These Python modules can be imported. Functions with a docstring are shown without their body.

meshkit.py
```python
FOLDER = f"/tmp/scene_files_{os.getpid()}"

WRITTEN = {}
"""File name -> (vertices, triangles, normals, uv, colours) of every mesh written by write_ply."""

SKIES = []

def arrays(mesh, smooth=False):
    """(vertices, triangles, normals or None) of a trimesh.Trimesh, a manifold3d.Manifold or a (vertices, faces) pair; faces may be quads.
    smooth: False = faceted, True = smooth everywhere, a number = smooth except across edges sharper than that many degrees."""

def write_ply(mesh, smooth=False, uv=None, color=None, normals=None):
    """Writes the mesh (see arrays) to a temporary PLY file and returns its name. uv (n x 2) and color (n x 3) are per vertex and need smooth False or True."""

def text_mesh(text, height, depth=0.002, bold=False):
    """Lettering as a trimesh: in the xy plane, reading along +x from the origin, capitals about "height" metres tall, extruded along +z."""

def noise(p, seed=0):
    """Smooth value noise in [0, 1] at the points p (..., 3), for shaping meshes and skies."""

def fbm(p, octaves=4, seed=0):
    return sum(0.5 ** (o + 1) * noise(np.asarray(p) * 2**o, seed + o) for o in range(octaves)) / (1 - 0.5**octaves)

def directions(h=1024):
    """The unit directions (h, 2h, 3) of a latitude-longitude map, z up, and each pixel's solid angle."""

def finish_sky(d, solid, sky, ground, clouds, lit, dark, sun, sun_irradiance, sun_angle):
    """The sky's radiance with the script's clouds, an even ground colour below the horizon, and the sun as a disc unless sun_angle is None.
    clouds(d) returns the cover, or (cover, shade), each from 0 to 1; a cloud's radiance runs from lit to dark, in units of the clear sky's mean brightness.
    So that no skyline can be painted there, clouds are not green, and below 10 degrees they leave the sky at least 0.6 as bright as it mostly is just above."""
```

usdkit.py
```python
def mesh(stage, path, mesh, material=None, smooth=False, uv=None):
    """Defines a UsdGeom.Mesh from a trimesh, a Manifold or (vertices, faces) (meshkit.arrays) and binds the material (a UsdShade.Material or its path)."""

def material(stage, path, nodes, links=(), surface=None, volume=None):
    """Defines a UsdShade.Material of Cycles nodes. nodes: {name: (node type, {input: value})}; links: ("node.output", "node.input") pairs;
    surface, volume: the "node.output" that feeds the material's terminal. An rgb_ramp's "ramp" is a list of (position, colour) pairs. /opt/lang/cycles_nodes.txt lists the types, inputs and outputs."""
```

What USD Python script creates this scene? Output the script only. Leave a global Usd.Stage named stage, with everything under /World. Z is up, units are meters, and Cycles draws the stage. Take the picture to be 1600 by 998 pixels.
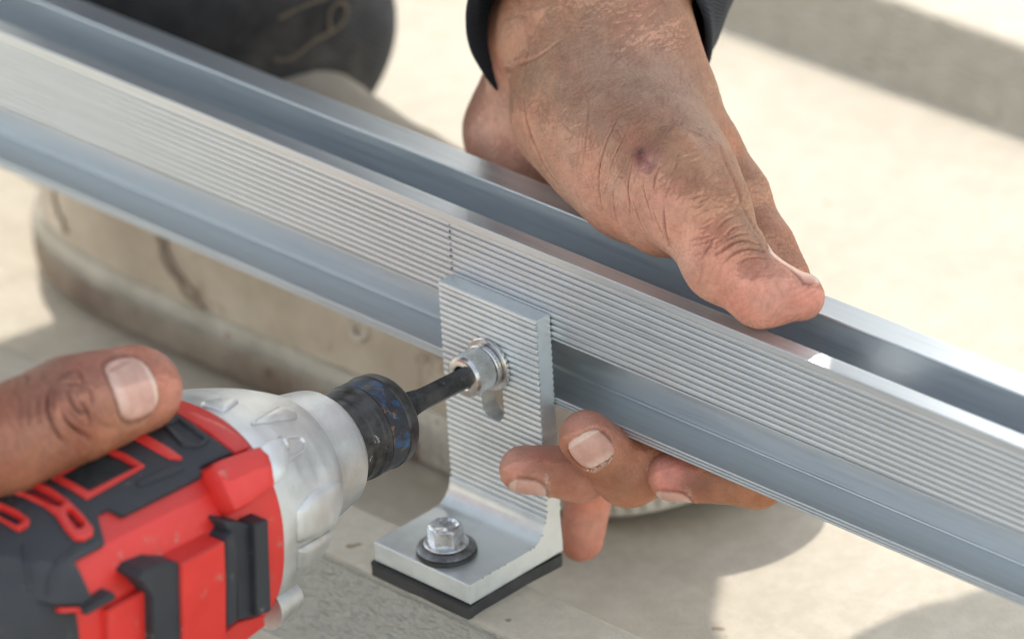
import math, random
import numpy as np
import trimesh, manifold3d, shapely
import shapely.geometry as sg
from scipy.spatial import Delaunay, cKDTree
from pxr import Usd, UsdGeom, UsdLux, UsdShade, Gf, Sdf, Vt
import usdkit, meshkit

random.seed(3)
RNG = np.random.default_rng(7)
stage = Usd.Stage.CreateInMemory()
UsdGeom.SetStageUpAxis(stage, UsdGeom.Tokens.z)
UsdGeom.SetStageMetersPerUnit(stage, 1.0)
UsdGeom.Xform.Define(stage, '/World')
MM = 0.001
A = np.array

# ------------------------------------------------------------------ camera, sky, sun, exposure
CAM_R = A([[0.720137844, 0.691941468, -0.051171178], [0.301322186, -0.378328774, -0.87525555], [-0.62498514, 0.614885634, -0.480946184]])
CAM_C = A([1072.40527, -1051.19667, 895.73503])      # millimetres
CAM_F = 9033.5676                                               # focal length in pixels of a 1600 wide picture
cam = UsdGeom.Camera.Define(stage, '/World/camera')
M = np.eye(4)
M[0, :3], M[1, :3], M[2, :3], M[3, :3] = CAM_R[0], -CAM_R[1], -CAM_R[2], CAM_C * MM
cam.AddTransformOp().Set(Gf.Matrix4d(*M.ravel().tolist()))
cam.CreateHorizontalApertureAttr(36.0)
cam.CreateVerticalApertureAttr(36.0 * 638 / 1024)
cam.CreateFocalLengthAttr(CAM_F / 1600 * 36.0)
cam.CreateFocusDistanceAttr(1.668)
cam.CreateFStopAttr(9.5)
cam.CreateClippingRangeAttr(Gf.Vec2f(0.05, 2000.0))
cam.CreateExposureAttr(0.98)

SUN = A([-0.79, 0.61, 0.84]); SUN = SUN / np.linalg.norm(SUN)
SUN_EL, SUN_ROT = math.asin(SUN[2]), math.atan2(SUN[0], SUN[1])
sun = UsdLux.DistantLight.Define(stage, '/World/sun')
sun.CreateIntensityAttr(0.5)
sun.CreateAngleAttr(0.5)
sun.CreateColorAttr(Gf.Vec3f(1.0, 0.93, 0.82))
sun.CreateNormalizeAttr(True)
zax = SUN; xax = np.cross([0, 0, 1.0], zax); xax /= np.linalg.norm(xax); yax = np.cross(zax, xax)
L = np.eye(4); L[0, :3], L[1, :3], L[2, :3] = xax, yax, zax
sun.AddTransformOp().Set(Gf.Matrix4d(*L.ravel().tolist()))
sky = UsdLux.DomeLight.Define(stage, '/World/sky')
sky.GetPrim().SetCustomDataByKey('kind', 'structure')
SKY_MAT = usdkit.material(stage, '/World/Looks/sky_air', {
    's': ('sky_texture', {'sky_type': 'single_scattering', 'sun_disc': False, 'sun_elevation': SUN_EL, 'sun_rotation': SUN_ROT, 'altitude': 50.0, 'aerosol_density': 1.4, 'air_density': 1.9}),
    'h': ('hsv', {'saturation': 0.5}),
    'b': ('background_shader', {'strength': 0.15})}, [('s.color', 'h.color'), ('h.color', 'b.color')], surface='b.background')
UsdShade.MaterialBindingAPI.Apply(sky.GetPrim()).Bind(SKY_MAT)


def ray(u, v):
    return CAM_R.T @ A([(u - 800) / CAM_F, (v - 499) / CAM_F, 1.0])


def at(u, v, x=None, y=None, z=None):
    """The point of a plane of the place (x, y or z fixed, millimetres) that one sees in a given spot of the photograph."""
    d = ray(u, v)
    k = 0 if x is not None else 1 if y is not None else 2
    return CAM_C + d * (((x, y, z)[k] - CAM_C[k]) / d[k])


def proj(P):
    c = (np.atleast_2d(P) - CAM_C) @ CAM_R.T
    return np.c_[800 + CAM_F * c[:, 0] / c[:, 2], 499 + CAM_F * c[:, 1] / c[:, 2], c[:, 2]]


# ------------------------------------------------------------------ prims
used = {}


def numbered(parent, name):
    k = used.get((parent, name), -1) + 1
    used[(parent, name)] = k
    return f'{parent}/{name}' if k == 0 else f'{parent}/{name}_{k:03d}'


def tag(prim, label=None, cat=None, group=None, kind=None):
    for k, v in (('label', label), ('category', cat), ('group', group), ('kind', kind)):
        if v:
            prim.SetCustomDataByKey(k, v)


def thing(name, label, cat, group=None, base=(0, 0, 0)):
    p = UsdGeom.Xform.Define(stage, numbered('/World', name)).GetPrim()
    tag(p, label, cat, group)
    return str(p.GetPath())


def obj(parent, name, mesh, mat, smooth=False, color=None, fx=None, label=None):
    v, f = (mesh.vertices, mesh.faces) if hasattr(mesh, 'faces') else meshkit.arrays(mesh)[:2]
    path = numbered(parent, name)
    m = usdkit.mesh(stage, path, trimesh.Trimesh(np.asarray(v) * MM, np.asarray(f), process=False), mat, smooth=smooth)
    api = UsdGeom.PrimvarsAPI(m)
    for nm, c in (('tone', color), ('fx', fx)):
        if c is not None:
            api.CreatePrimvar(nm, Sdf.ValueTypeNames.Color3fArray, 'vertex').Set(Vt.Vec3fArray.FromNumpy(np.asarray(c, np.float32)))
    if label:
        tag(m.GetPrim(), label)
    return path


def single(name, mesh, mat, label, cat, smooth=False, group=None, kind=None, **kw):
    p = obj('/World', name, mesh, mat, smooth, **kw)
    tag(stage.GetPrimAtPath(p), label, cat, group, kind)
    return p


# ------------------------------------------------------------------ materials
def mat(name, nodes, links, surface='p.BSDF'):
    return usdkit.material(stage, '/World/Looks/' + name, nodes, links, surface=surface)


def mottled(name, dark, light, rough=0.5, scale=60.0, metallic=0.0, bump=0.2, bscale=900.0, bdist=0.0002, rough2=None, detail=5.0, spec=0.5, lo=0.35, hi=0.68, mapping=None, bevel=None, speck=None, extra=None):
    """A surface whose colour and gloss wander between two values, with a fine relief."""
    n = {'g': ('geometry', {}), 'm': ('mapping', {'scale': mapping or (1, 1, 1)}),
         'n': ('noise_texture', {'scale': scale, 'detail': detail, 'roughness': 0.6}),
         'r': ('rgb_ramp', {'ramp': [(lo, dark), (hi, light)]}),
         'n2': ('noise_texture', {'scale': bscale, 'detail': 4.0, 'roughness': 0.65}),
         'b': ('bump', {'strength': bump, 'distance': bdist}),
         'rr': ('map_range', {'from_min': 0.3, 'from_max': 0.7, 'to_min': rough, 'to_max': rough2 if rough2 is not None else rough + 0.1}),
         'p': ('principled_bsdf', {'metallic': metallic, 'specular_ior_level': spec, **(extra or {})})}
    l = [('g.position', 'm.vector'), ('m.vector', 'n.vector'), ('n.fac', 'r.fac'), ('m.vector', 'n2.vector'),
         ('n2.fac', 'b.height'), ('b.normal', 'p.normal'), ('n.fac', 'rr.value'), ('rr.result', 'p.roughness')]
    if bevel:
        n['bv'] = ('bevel', {'samples': 4, 'radius': bevel})
        l.append(('bv.bevel', 'b.normal'))
    if speck:                                         # (colour, scale, threshold): small marks of dirt or wear
        n['ns'] = ('noise_texture', {'scale': speck[1], 'detail': 6.0, 'roughness': 0.7})
        n['rs'] = ('rgb_ramp', {'ramp': [(speck[2], (0, 0, 0)), (speck[2] + 0.06, (1, 1, 1))]})
        n['mx'] = ('mix_color', {'b': speck[0]})
        l += [('m.vector', 'ns.vector'), ('ns.fac', 'rs.fac'), ('rs.color', 'mx.fac'), ('r.color', 'mx.a'), ('mx.result', 'p.base_color')]
    else:
        l.append(('r.color', 'p.base_color'))
    return mat(name, n, l)


ALU = mottled('anodised_aluminium', (0.55, 0.58, 0.605), (0.61, 0.64, 0.665), rough=0.34, rough2=0.45, scale=40, metallic=0.92, bump=0.025, bscale=60, bdist=0.0001, mapping=(0.6, 14, 14), bevel=0.0003)
ALU_BRACKET = mottled('anodised_bracket', (0.58, 0.61, 0.62), (0.66, 0.69, 0.695), rough=0.30, rough2=0.42, scale=45, metallic=0.74, bump=0.12, bscale=900, bdist=0.00005, bevel=0.0005, speck=((0.35, 0.34, 0.32), 160, 0.70))
STEEL = mottled('bright_steel', (0.55, 0.54, 0.53), (0.72, 0.71, 0.70), rough=0.16, rough2=0.30, scale=220, metallic=1.0, bump=0.1, bscale=1500, bdist=0.00005, bevel=0.0002)
ZINC = mottled('zinc_plated_steel', (0.52, 0.53, 0.55), (0.80, 0.81, 0.84), rough=0.22, rough2=0.36, scale=260, metallic=1.0, bump=0.15, bscale=1500, bdist=0.00005, bevel=0.0003, speck=((0.12, 0.11, 0.10), 420, 0.66))
BLACK_STEEL = mottled('blackened_steel', (0.022, 0.022, 0.024), (0.085, 0.08, 0.075), rough=0.28, rough2=0.46, scale=150, metallic=0.7, bump=0.25, bscale=1200, bdist=0.0001, bevel=0.0002, speck=((0.34, 0.33, 0.32), 260, 0.64))
RUBBER = mottled('black_rubber', (0.012, 0.012, 0.013), (0.03, 0.03, 0.031), rough=0.6, rough2=0.75, scale=160, bump=0.5, bscale=900, bdist=0.0002)
GRIP = mottled('dark_overmould', (0.012, 0.013, 0.017), (0.021, 0.022, 0.027), rough=0.48, rough2=0.66, scale=90, bump=0.6, bscale=1700, bdist=0.0003, bevel=0.0006, speck=((0.12, 0.11, 0.10), 150, 0.63))
RED = mottled('red_plastic', (0.50, 0.018, 0.013), (0.58, 0.028, 0.021), rough=0.36, rough2=0.50, scale=45, bump=0.4, bscale=1900, bdist=0.0002, bevel=0.0007, speck=((0.36, 0.12, 0.095), 130, 0.62))
CAST = mottled('cast_aluminium', (0.54, 0.54, 0.53), (0.70, 0.70, 0.685), rough=0.34, rough2=0.52, scale=60, metallic=1.0, bump=0.6, bscale=1500, bdist=0.00025, bevel=0.0004, speck=((0.25, 0.24, 0.22), 170, 0.69))
SCREEN = mottled('dark_screen', (0.006, 0.010, 0.012), (0.012, 0.030, 0.034), rough=0.12, rough2=0.2, scale=120, bump=0.0)
BLUE_BAND = mottled('worn_blue_band', (0.02, 0.022, 0.026), (0.025, 0.085, 0.19), rough=0.32, rough2=0.5, scale=210, metallic=0.3, bump=0.3, bscale=1200, bdist=0.0001, lo=0.50, hi=0.66, speck=((0.14, 0.08, 0.05), 300, 0.58))
ROOF_PAINT = None
n = {'g': ('geometry', {}), 'sx': ('separate_xyz', {}),
     'n': ('noise_texture', {'scale': 9.0, 'detail': 8.0, 'roughness': 0.62}), 'r': ('rgb_ramp', {'ramp': [(0.3, (0.545, 0.485, 0.39)), (0.7, (0.615, 0.555, 0.455))]}),
     'ns': ('noise_texture', {'scale': 120.0, 'detail': 6.0, 'roughness': 0.7}), 'rs': ('rgb_ramp', {'ramp': [(0.40, (0.72, 0.70, 0.66)), (0.62, (1, 1, 1))]}),
     'mu': ('mix_color', {'blend_type': 'multiply', 'fac': 0.45}),
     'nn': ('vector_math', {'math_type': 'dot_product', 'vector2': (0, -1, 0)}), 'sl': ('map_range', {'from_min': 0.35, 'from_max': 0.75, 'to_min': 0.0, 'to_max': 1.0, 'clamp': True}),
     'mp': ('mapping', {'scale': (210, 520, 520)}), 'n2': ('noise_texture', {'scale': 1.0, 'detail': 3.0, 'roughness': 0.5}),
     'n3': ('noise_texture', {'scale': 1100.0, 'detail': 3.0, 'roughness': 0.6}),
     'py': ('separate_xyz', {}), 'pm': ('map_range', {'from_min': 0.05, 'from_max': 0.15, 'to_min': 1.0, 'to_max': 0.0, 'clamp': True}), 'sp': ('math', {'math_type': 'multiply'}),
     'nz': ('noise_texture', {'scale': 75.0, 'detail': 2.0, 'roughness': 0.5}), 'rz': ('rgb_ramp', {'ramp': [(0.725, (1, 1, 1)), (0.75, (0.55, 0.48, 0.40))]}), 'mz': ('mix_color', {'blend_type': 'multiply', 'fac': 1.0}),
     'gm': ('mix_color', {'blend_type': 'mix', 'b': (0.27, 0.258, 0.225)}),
     'hh': ('math', {'math_type': 'multiply'}), 'h2': ('math', {'math_type': 'multiply_add', 'value2': 0.10}),
     'b': ('bump', {'strength': 1.0, 'distance': 0.004}), 'p': ('principled_bsdf', {'roughness': 0.62, 'specular_ior_level': 0.35})}
l = [('g.position', 'n.vector'), ('n.fac', 'r.fac'), ('g.position', 'ns.vector'), ('ns.fac', 'rs.fac'), ('r.color', 'mu.a'), ('rs.color', 'mu.b'),
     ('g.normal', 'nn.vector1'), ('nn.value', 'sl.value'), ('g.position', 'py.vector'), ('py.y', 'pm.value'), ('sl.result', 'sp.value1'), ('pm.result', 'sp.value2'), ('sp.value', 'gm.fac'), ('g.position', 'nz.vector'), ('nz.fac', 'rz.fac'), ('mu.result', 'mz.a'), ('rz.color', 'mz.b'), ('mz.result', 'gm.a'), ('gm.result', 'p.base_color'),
     ('g.position', 'mp.vector'), ('mp.vector', 'n2.vector'), ('n2.fac', 'hh.value1'), ('sl.result', 'hh.value2'),
     ('g.position', 'n3.vector'), ('n3.fac', 'h2.value1'), ('hh.value', 'h2.value3'), ('h2.value', 'b.height'), ('b.normal', 'p.normal')]
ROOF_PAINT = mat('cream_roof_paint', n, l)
GROUND = mottled('dry_ground', (0.20, 0.18, 0.14), (0.30, 0.27, 0.22), rough=0.9, scale=0.3, bump=0.2, bscale=3, bdist=0.02)


def cloth(name, dark, light, dust, weave=1500.0, dust_at=0.55):
    return mat(name, {'g': ('geometry', {}), 'n': ('noise_texture', {'scale': 22.0, 'detail': 7.0, 'roughness': 0.62}), 'r': ('rgb_ramp', {'ramp': [(0.35, dark), (0.65, light)]}),
                      'd': ('noise_texture', {'scale': 9.0, 'detail': 6.0, 'roughness': 0.6}), 'dr': ('rgb_ramp', {'ramp': [(dust_at, (0, 0, 0)), (dust_at + 0.16, (0.75, 0.75, 0.75))]}),
                      'mx': ('mix_color', {'b': dust}), 'w': ('wave_texture', {'wave_type': 'bands', 'bands_direction': 'diagonal', 'scale': weave / 6.28, 'distortion': 1.5, 'detail': 2.0}),
                      'b': ('bump', {'strength': 0.6, 'distance': 0.0003}), 'p': ('principled_bsdf', {'roughness': 0.9, 'specular_ior_level': 0.2, 'sheen_weight': 0.03, 'sheen_roughness': 0.5})},
               [('g.position', 'n.vector'), ('n.fac', 'r.fac'), ('g.position', 'd.vector'), ('d.fac', 'dr.fac'), ('dr.color', 'mx.fac'), ('r.color', 'mx.a'), ('mx.result', 'p.base_color'),
                ('g.position', 'w.vector'), ('w.fac', 'b.height'), ('b.normal', 'p.normal')])


DENIM = cloth('charcoal_denim', (0.020, 0.020, 0.022), (0.060, 0.058, 0.060), (0.17, 0.145, 0.12), dust_at=0.52)
KNIT = cloth('dark_navy_knit', (0.010, 0.011, 0.014), (0.020, 0.021, 0.026), (0.05, 0.05, 0.055), weave=2600.0, dust_at=0.66)
THREAD = mottled('tan_thread', (0.09, 0.07, 0.05), (0.15, 0.115, 0.08), rough=0.8, scale=400)
SUEDE = mottled('dusty_beige_suede', (0.36, 0.295, 0.23), (0.52, 0.445, 0.36), rough=0.85, rough2=0.95, scale=26, detail=8, bump=0.7, bscale=700, bdist=0.0006, speck=((0.29, 0.225, 0.165), 24, 0.56))
SOLE = mottled('dirty_tan_rubber', (0.24, 0.175, 0.125), (0.46, 0.39, 0.31), rough=0.75, rough2=0.9, scale=38, detail=8, bump=0.6, bscale=600, bdist=0.0006, speck=((0.22, 0.15, 0.10), 110, 0.58))
CREAM_RUBBER = mottled('dirty_cream_rubber', (0.40, 0.36, 0.30), (0.60, 0.56, 0.49), rough=0.7, rough2=0.85, scale=60, detail=7, bump=0.3, bscale=600, bdist=0.0003, speck=((0.30, 0.20, 0.14), 120, 0.60))
FOXING = mottled('grey_foxing', (0.33, 0.295, 0.24), (0.49, 0.45, 0.38), rough=0.8, scale=50, bump=0.4, bscale=600, bdist=0.0003)
SEAM = mottled('dark_shoe_seam', (0.22, 0.175, 0.135), (0.29, 0.235, 0.18), rough=0.85, scale=300)
STRAW = mottled('straw', (0.35, 0.27, 0.15), (0.50, 0.40, 0.24), rough=0.8, scale=200)

SKIN = mat('weathered_skin', {
    'a': ('attribute', {'attribute': 'tone'}), 'fx': ('attribute', {'attribute': 'fx'}), 'fs': ('separate_xyz', {}), 'g': ('geometry', {}),
    'n': ('noise_texture', {'scale': 240.0, 'detail': 6.0, 'roughness': 0.65}), 'r': ('rgb_ramp', {'ramp': [(0.30, (0.80, 0.76, 0.73)), (0.70, (1.16, 1.14, 1.12))]}),
    'mu': ('mix_color', {'blend_type': 'multiply', 'fac': 0.75, 'use_clamp_result': False}),
    'v': ('voronoi_texture', {'scale': 900.0, 'feature': 'distance_to_edge', 'randomness': 1.0}), 'vr': ('map_range', {'from_min': 0.0, 'from_max': 0.25, 'to_min': 0.0, 'to_max': 1.0, 'clamp': True}),
    'mp': ('mapping', {'rotation': (0.5, 0.3, 0.5), 'scale': (300, 1100, 700)}), 'n2': ('noise_texture', {'scale': 1.0, 'detail': 5.0, 'roughness': 0.6}),
    'h': ('math', {'math_type': 'multiply_add', 'value2': 0.45}), 'om': ('math', {'math_type': 'subtract', 'value1': 1.0}), 'hm': ('math', {'math_type': 'multiply'}),
    'b': ('bump', {'strength': 0.5, 'distance': 0.0004}),
    'rg': ('map_range', {'from_min': 0.0, 'from_max': 1.0, 'to_min': 0.50, 'to_max': 0.30}),
    'p': ('principled_bsdf', {'subsurface_method': 'random_walk', 'subsurface_weight': 0.14, 'subsurface_scale': 0.0022, 'subsurface_radius': (1.0, 0.36, 0.2), 'specular_ior_level': 0.42})},
    [('g.position', 'n.vector'), ('n.fac', 'r.fac'), ('a.color', 'mu.a'), ('r.color', 'mu.b'), ('mu.result', 'p.base_color'),
     ('g.position', 'v.vector'), ('v.distance', 'vr.value'), ('g.position', 'mp.vector'), ('mp.vector', 'n2.vector'), ('vr.result', 'h.value1'), ('n2.fac', 'h.value3'),
     ('fx.vector', 'fs.vector'), ('fs.x', 'om.value2'), ('h.value', 'hm.value1'), ('om.value', 'hm.value2'), ('hm.value', 'b.height'), ('b.normal', 'p.normal'),
     ('fs.x', 'rg.value'), ('rg.result', 'p.roughness')])


# ------------------------------------------------------------------ mesh helpers (millimetres)
def cat_(ms):
    return trimesh.util.concatenate(ms)


def extrude_x(poly, x0, x1):
    """A polygon in (y, z) drawn out along x."""
    m = trimesh.creation.extrude_polygon(poly, x1 - x0, engine='earcut')
    v = m.vertices
    return trimesh.Trimesh(np.c_[v[:, 2] + x0, v[:, 0], v[:, 1]], m.faces, process=False)


def to_man(m):
    return manifold3d.Manifold(manifold3d.Mesh(np.asarray(m.vertices, np.float32), np.asarray(m.faces, np.uint32)))


def from_man(m):
    k = m.to_mesh()
    return trimesh.Trimesh(k.vert_properties[:, :3], k.tri_verts, process=False)


def frame_mesh(m, o, ex, ey, ez):
    v = np.asarray(m.vertices)
    return trimesh.Trimesh(o + v[:, :1] * ex + v[:, 1:2] * ey + v[:, 2:3] * ez, m.faces, process=False)


def revolve(profile, n=64, teeth=None, r_fn=None):
    """Rings (s, r) turned about the third axis; closed at both ends where r is 0."""
    th = np.linspace(0, 2 * np.pi, n, endpoint=False)
    rows = []
    for s, r in profile:
        rr = r * (r_fn(th, s) if r_fn else 1.0)
        rows.append(np.c_[np.cos(th) * rr, np.sin(th) * rr, np.full(n, s)])
    v = np.vstack(rows)
    f = []
    for i in range(len(profile) - 1):
        a = i * n + np.arange(n); b = i * n + (np.arange(n) + 1) % n
        f.append(np.c_[a, b, b + n]); f.append(np.c_[a, b + n, a + n])
    return trimesh.Trimesh(v, np.vstack(f), process=False)


def rcap(p, a, b, r1, r2):
    ab = b - a
    t = np.clip(((p - a) @ ab) / max(ab @ ab, 1e-9), 0, 1)
    return np.linalg.norm(p - a - t[:, None] * ab, axis=1) - (r1 + (r2 - r1) * t)


def ell(p, c, ax, R=None):
    q = p - c
    if R is not None:
        q = q @ np.asarray(R).T
    k0 = np.linalg.norm(q / ax, axis=1); k1 = np.linalg.norm(q / (np.asarray(ax) ** 2), axis=1)
    return k0 * (k0 - 1) / np.maximum(k1, 1e-9)


def smin(a, b, k):
    h = np.maximum(k - np.abs(a - b), 0) / k
    return np.minimum(a, b) - h * h * k * 0.25


def surface_nets(fn, lo, hi, h):
    lo, hi = A(lo, float), A(hi, float)
    n = np.ceil((hi - lo) / h).astype(int) + 1
    g = np.stack(np.meshgrid(*[lo[k] + h * np.arange(n[k]) for k in range(3)], indexing='ij'), -1)
    F = np.concatenate([fn(c) for c in np.array_split(g.reshape(-1, 3), max(1, g.size // 900000))]).reshape(n)
    S = F < 0
    acc = np.zeros((*(n - 1), 3)); cnt = np.zeros(n - 1)
    base = np.stack(np.meshgrid(*[np.arange(k - 1) for k in n], indexing='ij'), -1).astype(float)
    corners = [(i, j, k) for i in (0, 1) for j in (0, 1) for k in (0, 1)]
    sl = lambda c: tuple(slice(c[k], n[k] - 1 + c[k]) for k in range(3))
    for c in corners:
        for ax in range(3):
            if c[ax] == 0:
                d = list(c); d[ax] = 1
                f0, f1 = F[sl(c)], F[sl(d)]
                cross = (f0 < 0) != (f1 < 0)
                t = np.where(cross, f0 / np.where(f0 == f1, 1, f0 - f1), 0)
                pos = np.broadcast_to(A(c, float), acc.shape).copy(); pos[..., ax] = t
                acc += np.where(cross[..., None], pos, 0); cnt += cross
    on = cnt > 0
    idx = -np.ones(n - 1, int); idx[on] = np.arange(on.sum())
    V = lo + h * (base[on] + acc[on] / cnt[on][:, None])
    quads = []
    for ax in range(3):
        b, c = (ax + 1) % 3, (ax + 2) % 3
        s0 = [slice(1, n[k] - 1) for k in range(3)]; s0[ax] = slice(0, n[ax] - 1)
        s1 = list(s0); s1[ax] = slice(1, n[ax])
        e0, e1 = S[tuple(s0)], S[tuple(s1)]
        ii = np.argwhere(e0 != e1)
        if not len(ii):
            continue
        flip = e0[tuple(ii.T)]
        p = ii + 1; p[:, ax] -= 1
        def cell(db, dc):
            q = p.copy(); q[:, b] += db; q[:, c] += dc
            return idx[tuple(q.T)]
        q = np.c_[cell(-1, -1), cell(0, -1), cell(0, 0), cell(-1, 0)]
        q[~flip] = q[~flip][:, ::-1]
        quads.append(q)
    q = np.vstack(quads)
    return trimesh.Trimesh(V, np.vstack([q[:, [0, 1, 2]], q[:, [0, 2, 3]]]), process=False)


def project(fn, V, steps=2, e=0.05, most=1.0):
    for _ in range(steps):
        f = fn(V)
        g = np.stack([(fn(V + e * np.eye(3)[k]) - fn(V - e * np.eye(3)[k])) / (2 * e) for k in range(3)], 1)
        n = g / np.maximum(np.linalg.norm(g, axis=1, keepdims=True), 1e-6)
        V = V - n * np.clip(f / np.maximum(np.linalg.norm(g, axis=1), 0.3), -most, most)[:, None]
    return V


def vnormals(V, Fc):
    n = np.zeros_like(V); fn = np.cross(V[Fc[:, 1]] - V[Fc[:, 0]], V[Fc[:, 2]] - V[Fc[:, 0]])
    for k in range(3):
        np.add.at(n, Fc[:, k], fn)
    return n / np.maximum(np.linalg.norm(n, axis=1, keepdims=True), 1e-9)


def fine(fn, lo, hi, h, twice=True):
    m = surface_nets(fn, lo, hi, h)
    v, f = m.vertices, m.faces
    for _ in range(2 if twice else 1):
        v = project(fn, np.asarray(v), 1)
        v, f = trimesh.remesh.subdivide(v, f)
    v = project(fn, np.asarray(v), 2)
    return np.asarray(v), np.asarray(f)


class Seen:
    """Finds the point of a mesh that faces the camera at a spot of the photograph."""
    def __init__(s, V, N):
        front = np.einsum('ij,ij->i', N, CAM_C - V) > 0
        s.i = np.nonzero(front)[0]; s.V = V
        q = proj(V[s.i]); s.t = cKDTree(q[:, :2]); s.d = q[:, 2]

    def __call__(s, pts):
        out = []
        for u, v in pts:
            k = s.t.query_ball_point([u, v], 6)
            if not k:
                k = [s.t.query([u, v])[1]]
            k = A(k)
            near = k[s.d[k] < s.d[k].min() + 4]
            e = np.linalg.norm(s.t.data[near] - [u, v], axis=1)
            out.append(s.V[s.i[near[e.argmin()]]])
        return A(out)


def polydist(V, P):
    """Distance of points from a polyline, and the way along it from 0 to 1."""
    best = np.full(len(V), 1e9); at_ = np.zeros(len(V)); n = len(P) - 1
    lo, hi = P.min(0) - 4, P.max(0) + 4
    sel = np.nonzero(((V > lo) & (V < hi)).all(1))[0]
    W = V[sel]; bd = np.full(len(sel), 1e9); ba = np.zeros(len(sel))
    for i in range(n):
        a, b = P[i], P[i + 1]; ab = b - a
        t = np.clip(((W - a) @ ab) / max(ab @ ab, 1e-9), 0, 1)
        d = np.linalg.norm(W - a - t[:, None] * ab, axis=1)
        m = d < bd; bd[m] = d[m]; ba[m] = (i + t[m]) / n
    best[sel] = bd; at_[sel] = ba
    return best, at_


def spline(P, n=24):
    P = A(P, float)
    P = P[np.r_[True, np.linalg.norm(np.diff(P, axis=0), axis=1) > 0.05]]
    if len(P) < 2:
        return np.repeat(P, n, axis=0)
    from scipy.interpolate import make_interp_spline
    t = np.r_[0, np.cumsum(np.linalg.norm(np.diff(P, axis=0), axis=1))]
    return make_interp_spline(t, P, k=min(3, len(P) - 1))(np.linspace(0, t[-1], n))


def tube(P, r, n=10):
    P = A(P, float); T = np.gradient(P, axis=0); T /= np.linalg.norm(T, axis=1, keepdims=True)
    ref = A([0, 0, 1.0]) if abs(T[0][2]) < 0.9 else A([1.0, 0, 0])
    rings = []
    rr = np.broadcast_to(r, len(P))
    for p, t, q in zip(P, T, rr):
        x = np.cross(t, ref); x /= np.linalg.norm(x); y = np.cross(t, x); ref = -np.cross(t, x) if False else ref
        th = np.linspace(0, 2 * np.pi, n, endpoint=False)
        rings.append(p + q * (np.cos(th)[:, None] * x + np.sin(th)[:, None] * y))
    V = np.vstack([*rings, P[:1], P[-1:]]); f = []
    k = len(P)
    for i in range(k - 1):
        a = i * n + np.arange(n); b = i * n + (np.arange(n) + 1) % n
        f += [np.c_[a, b, b + n], np.c_[a, b + n, a + n]]
    a = np.arange(n); b = (a + 1) % n
    f += [np.c_[np.full(n, k * n), b, a], np.c_[np.full(n, k * n + 1), a + (k - 1) * n, b + (k - 1) * n]]
    m = trimesh.Trimesh(V, np.vstack(f), process=False)
    if m.volume < 0:
        m.invert()
    return m


# ================================================================== the roof and the ground far below it
PITCH, Z_TOP, Z_PAN = 396.5, -4.0, -30.0
prof = []
for k in range(-9, 10):
    y = PITCH * k
    prof += [(y - 60, Z_PAN), (y - 57.5, Z_PAN + 0.7), (y - 42.8, Z_TOP - 1.9), (y - 40.8, Z_TOP - 0.45), (y - 38.5, Z_TOP), (y - 18.2, Z_TOP), (y - 16.6, Z_TOP - 0.35), (y - 15.2, Z_TOP - 1.5), (y - 4.5, Z_PAN + 0.7), (y - 2, Z_PAN)]
    for j in range(1, 12):
        prof.append((y - 2 + j * (PITCH - 58) / 12, Z_PAN))
prof = A(prof)
xs = np.r_[np.linspace(-4200, -500, 38), np.arange(-490, 420, 10), np.linspace(420, 4200, 38)]
V = np.array([(x, y, z) for x in xs for y, z in prof])
V[:, 2] += (meshkit.fbm(V / 170.0, 3, 5) - 0.5) * 1.2 * (V[:, 2] < Z_PAN + 0.1)
m_, k_ = len(xs), len(prof)
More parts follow.
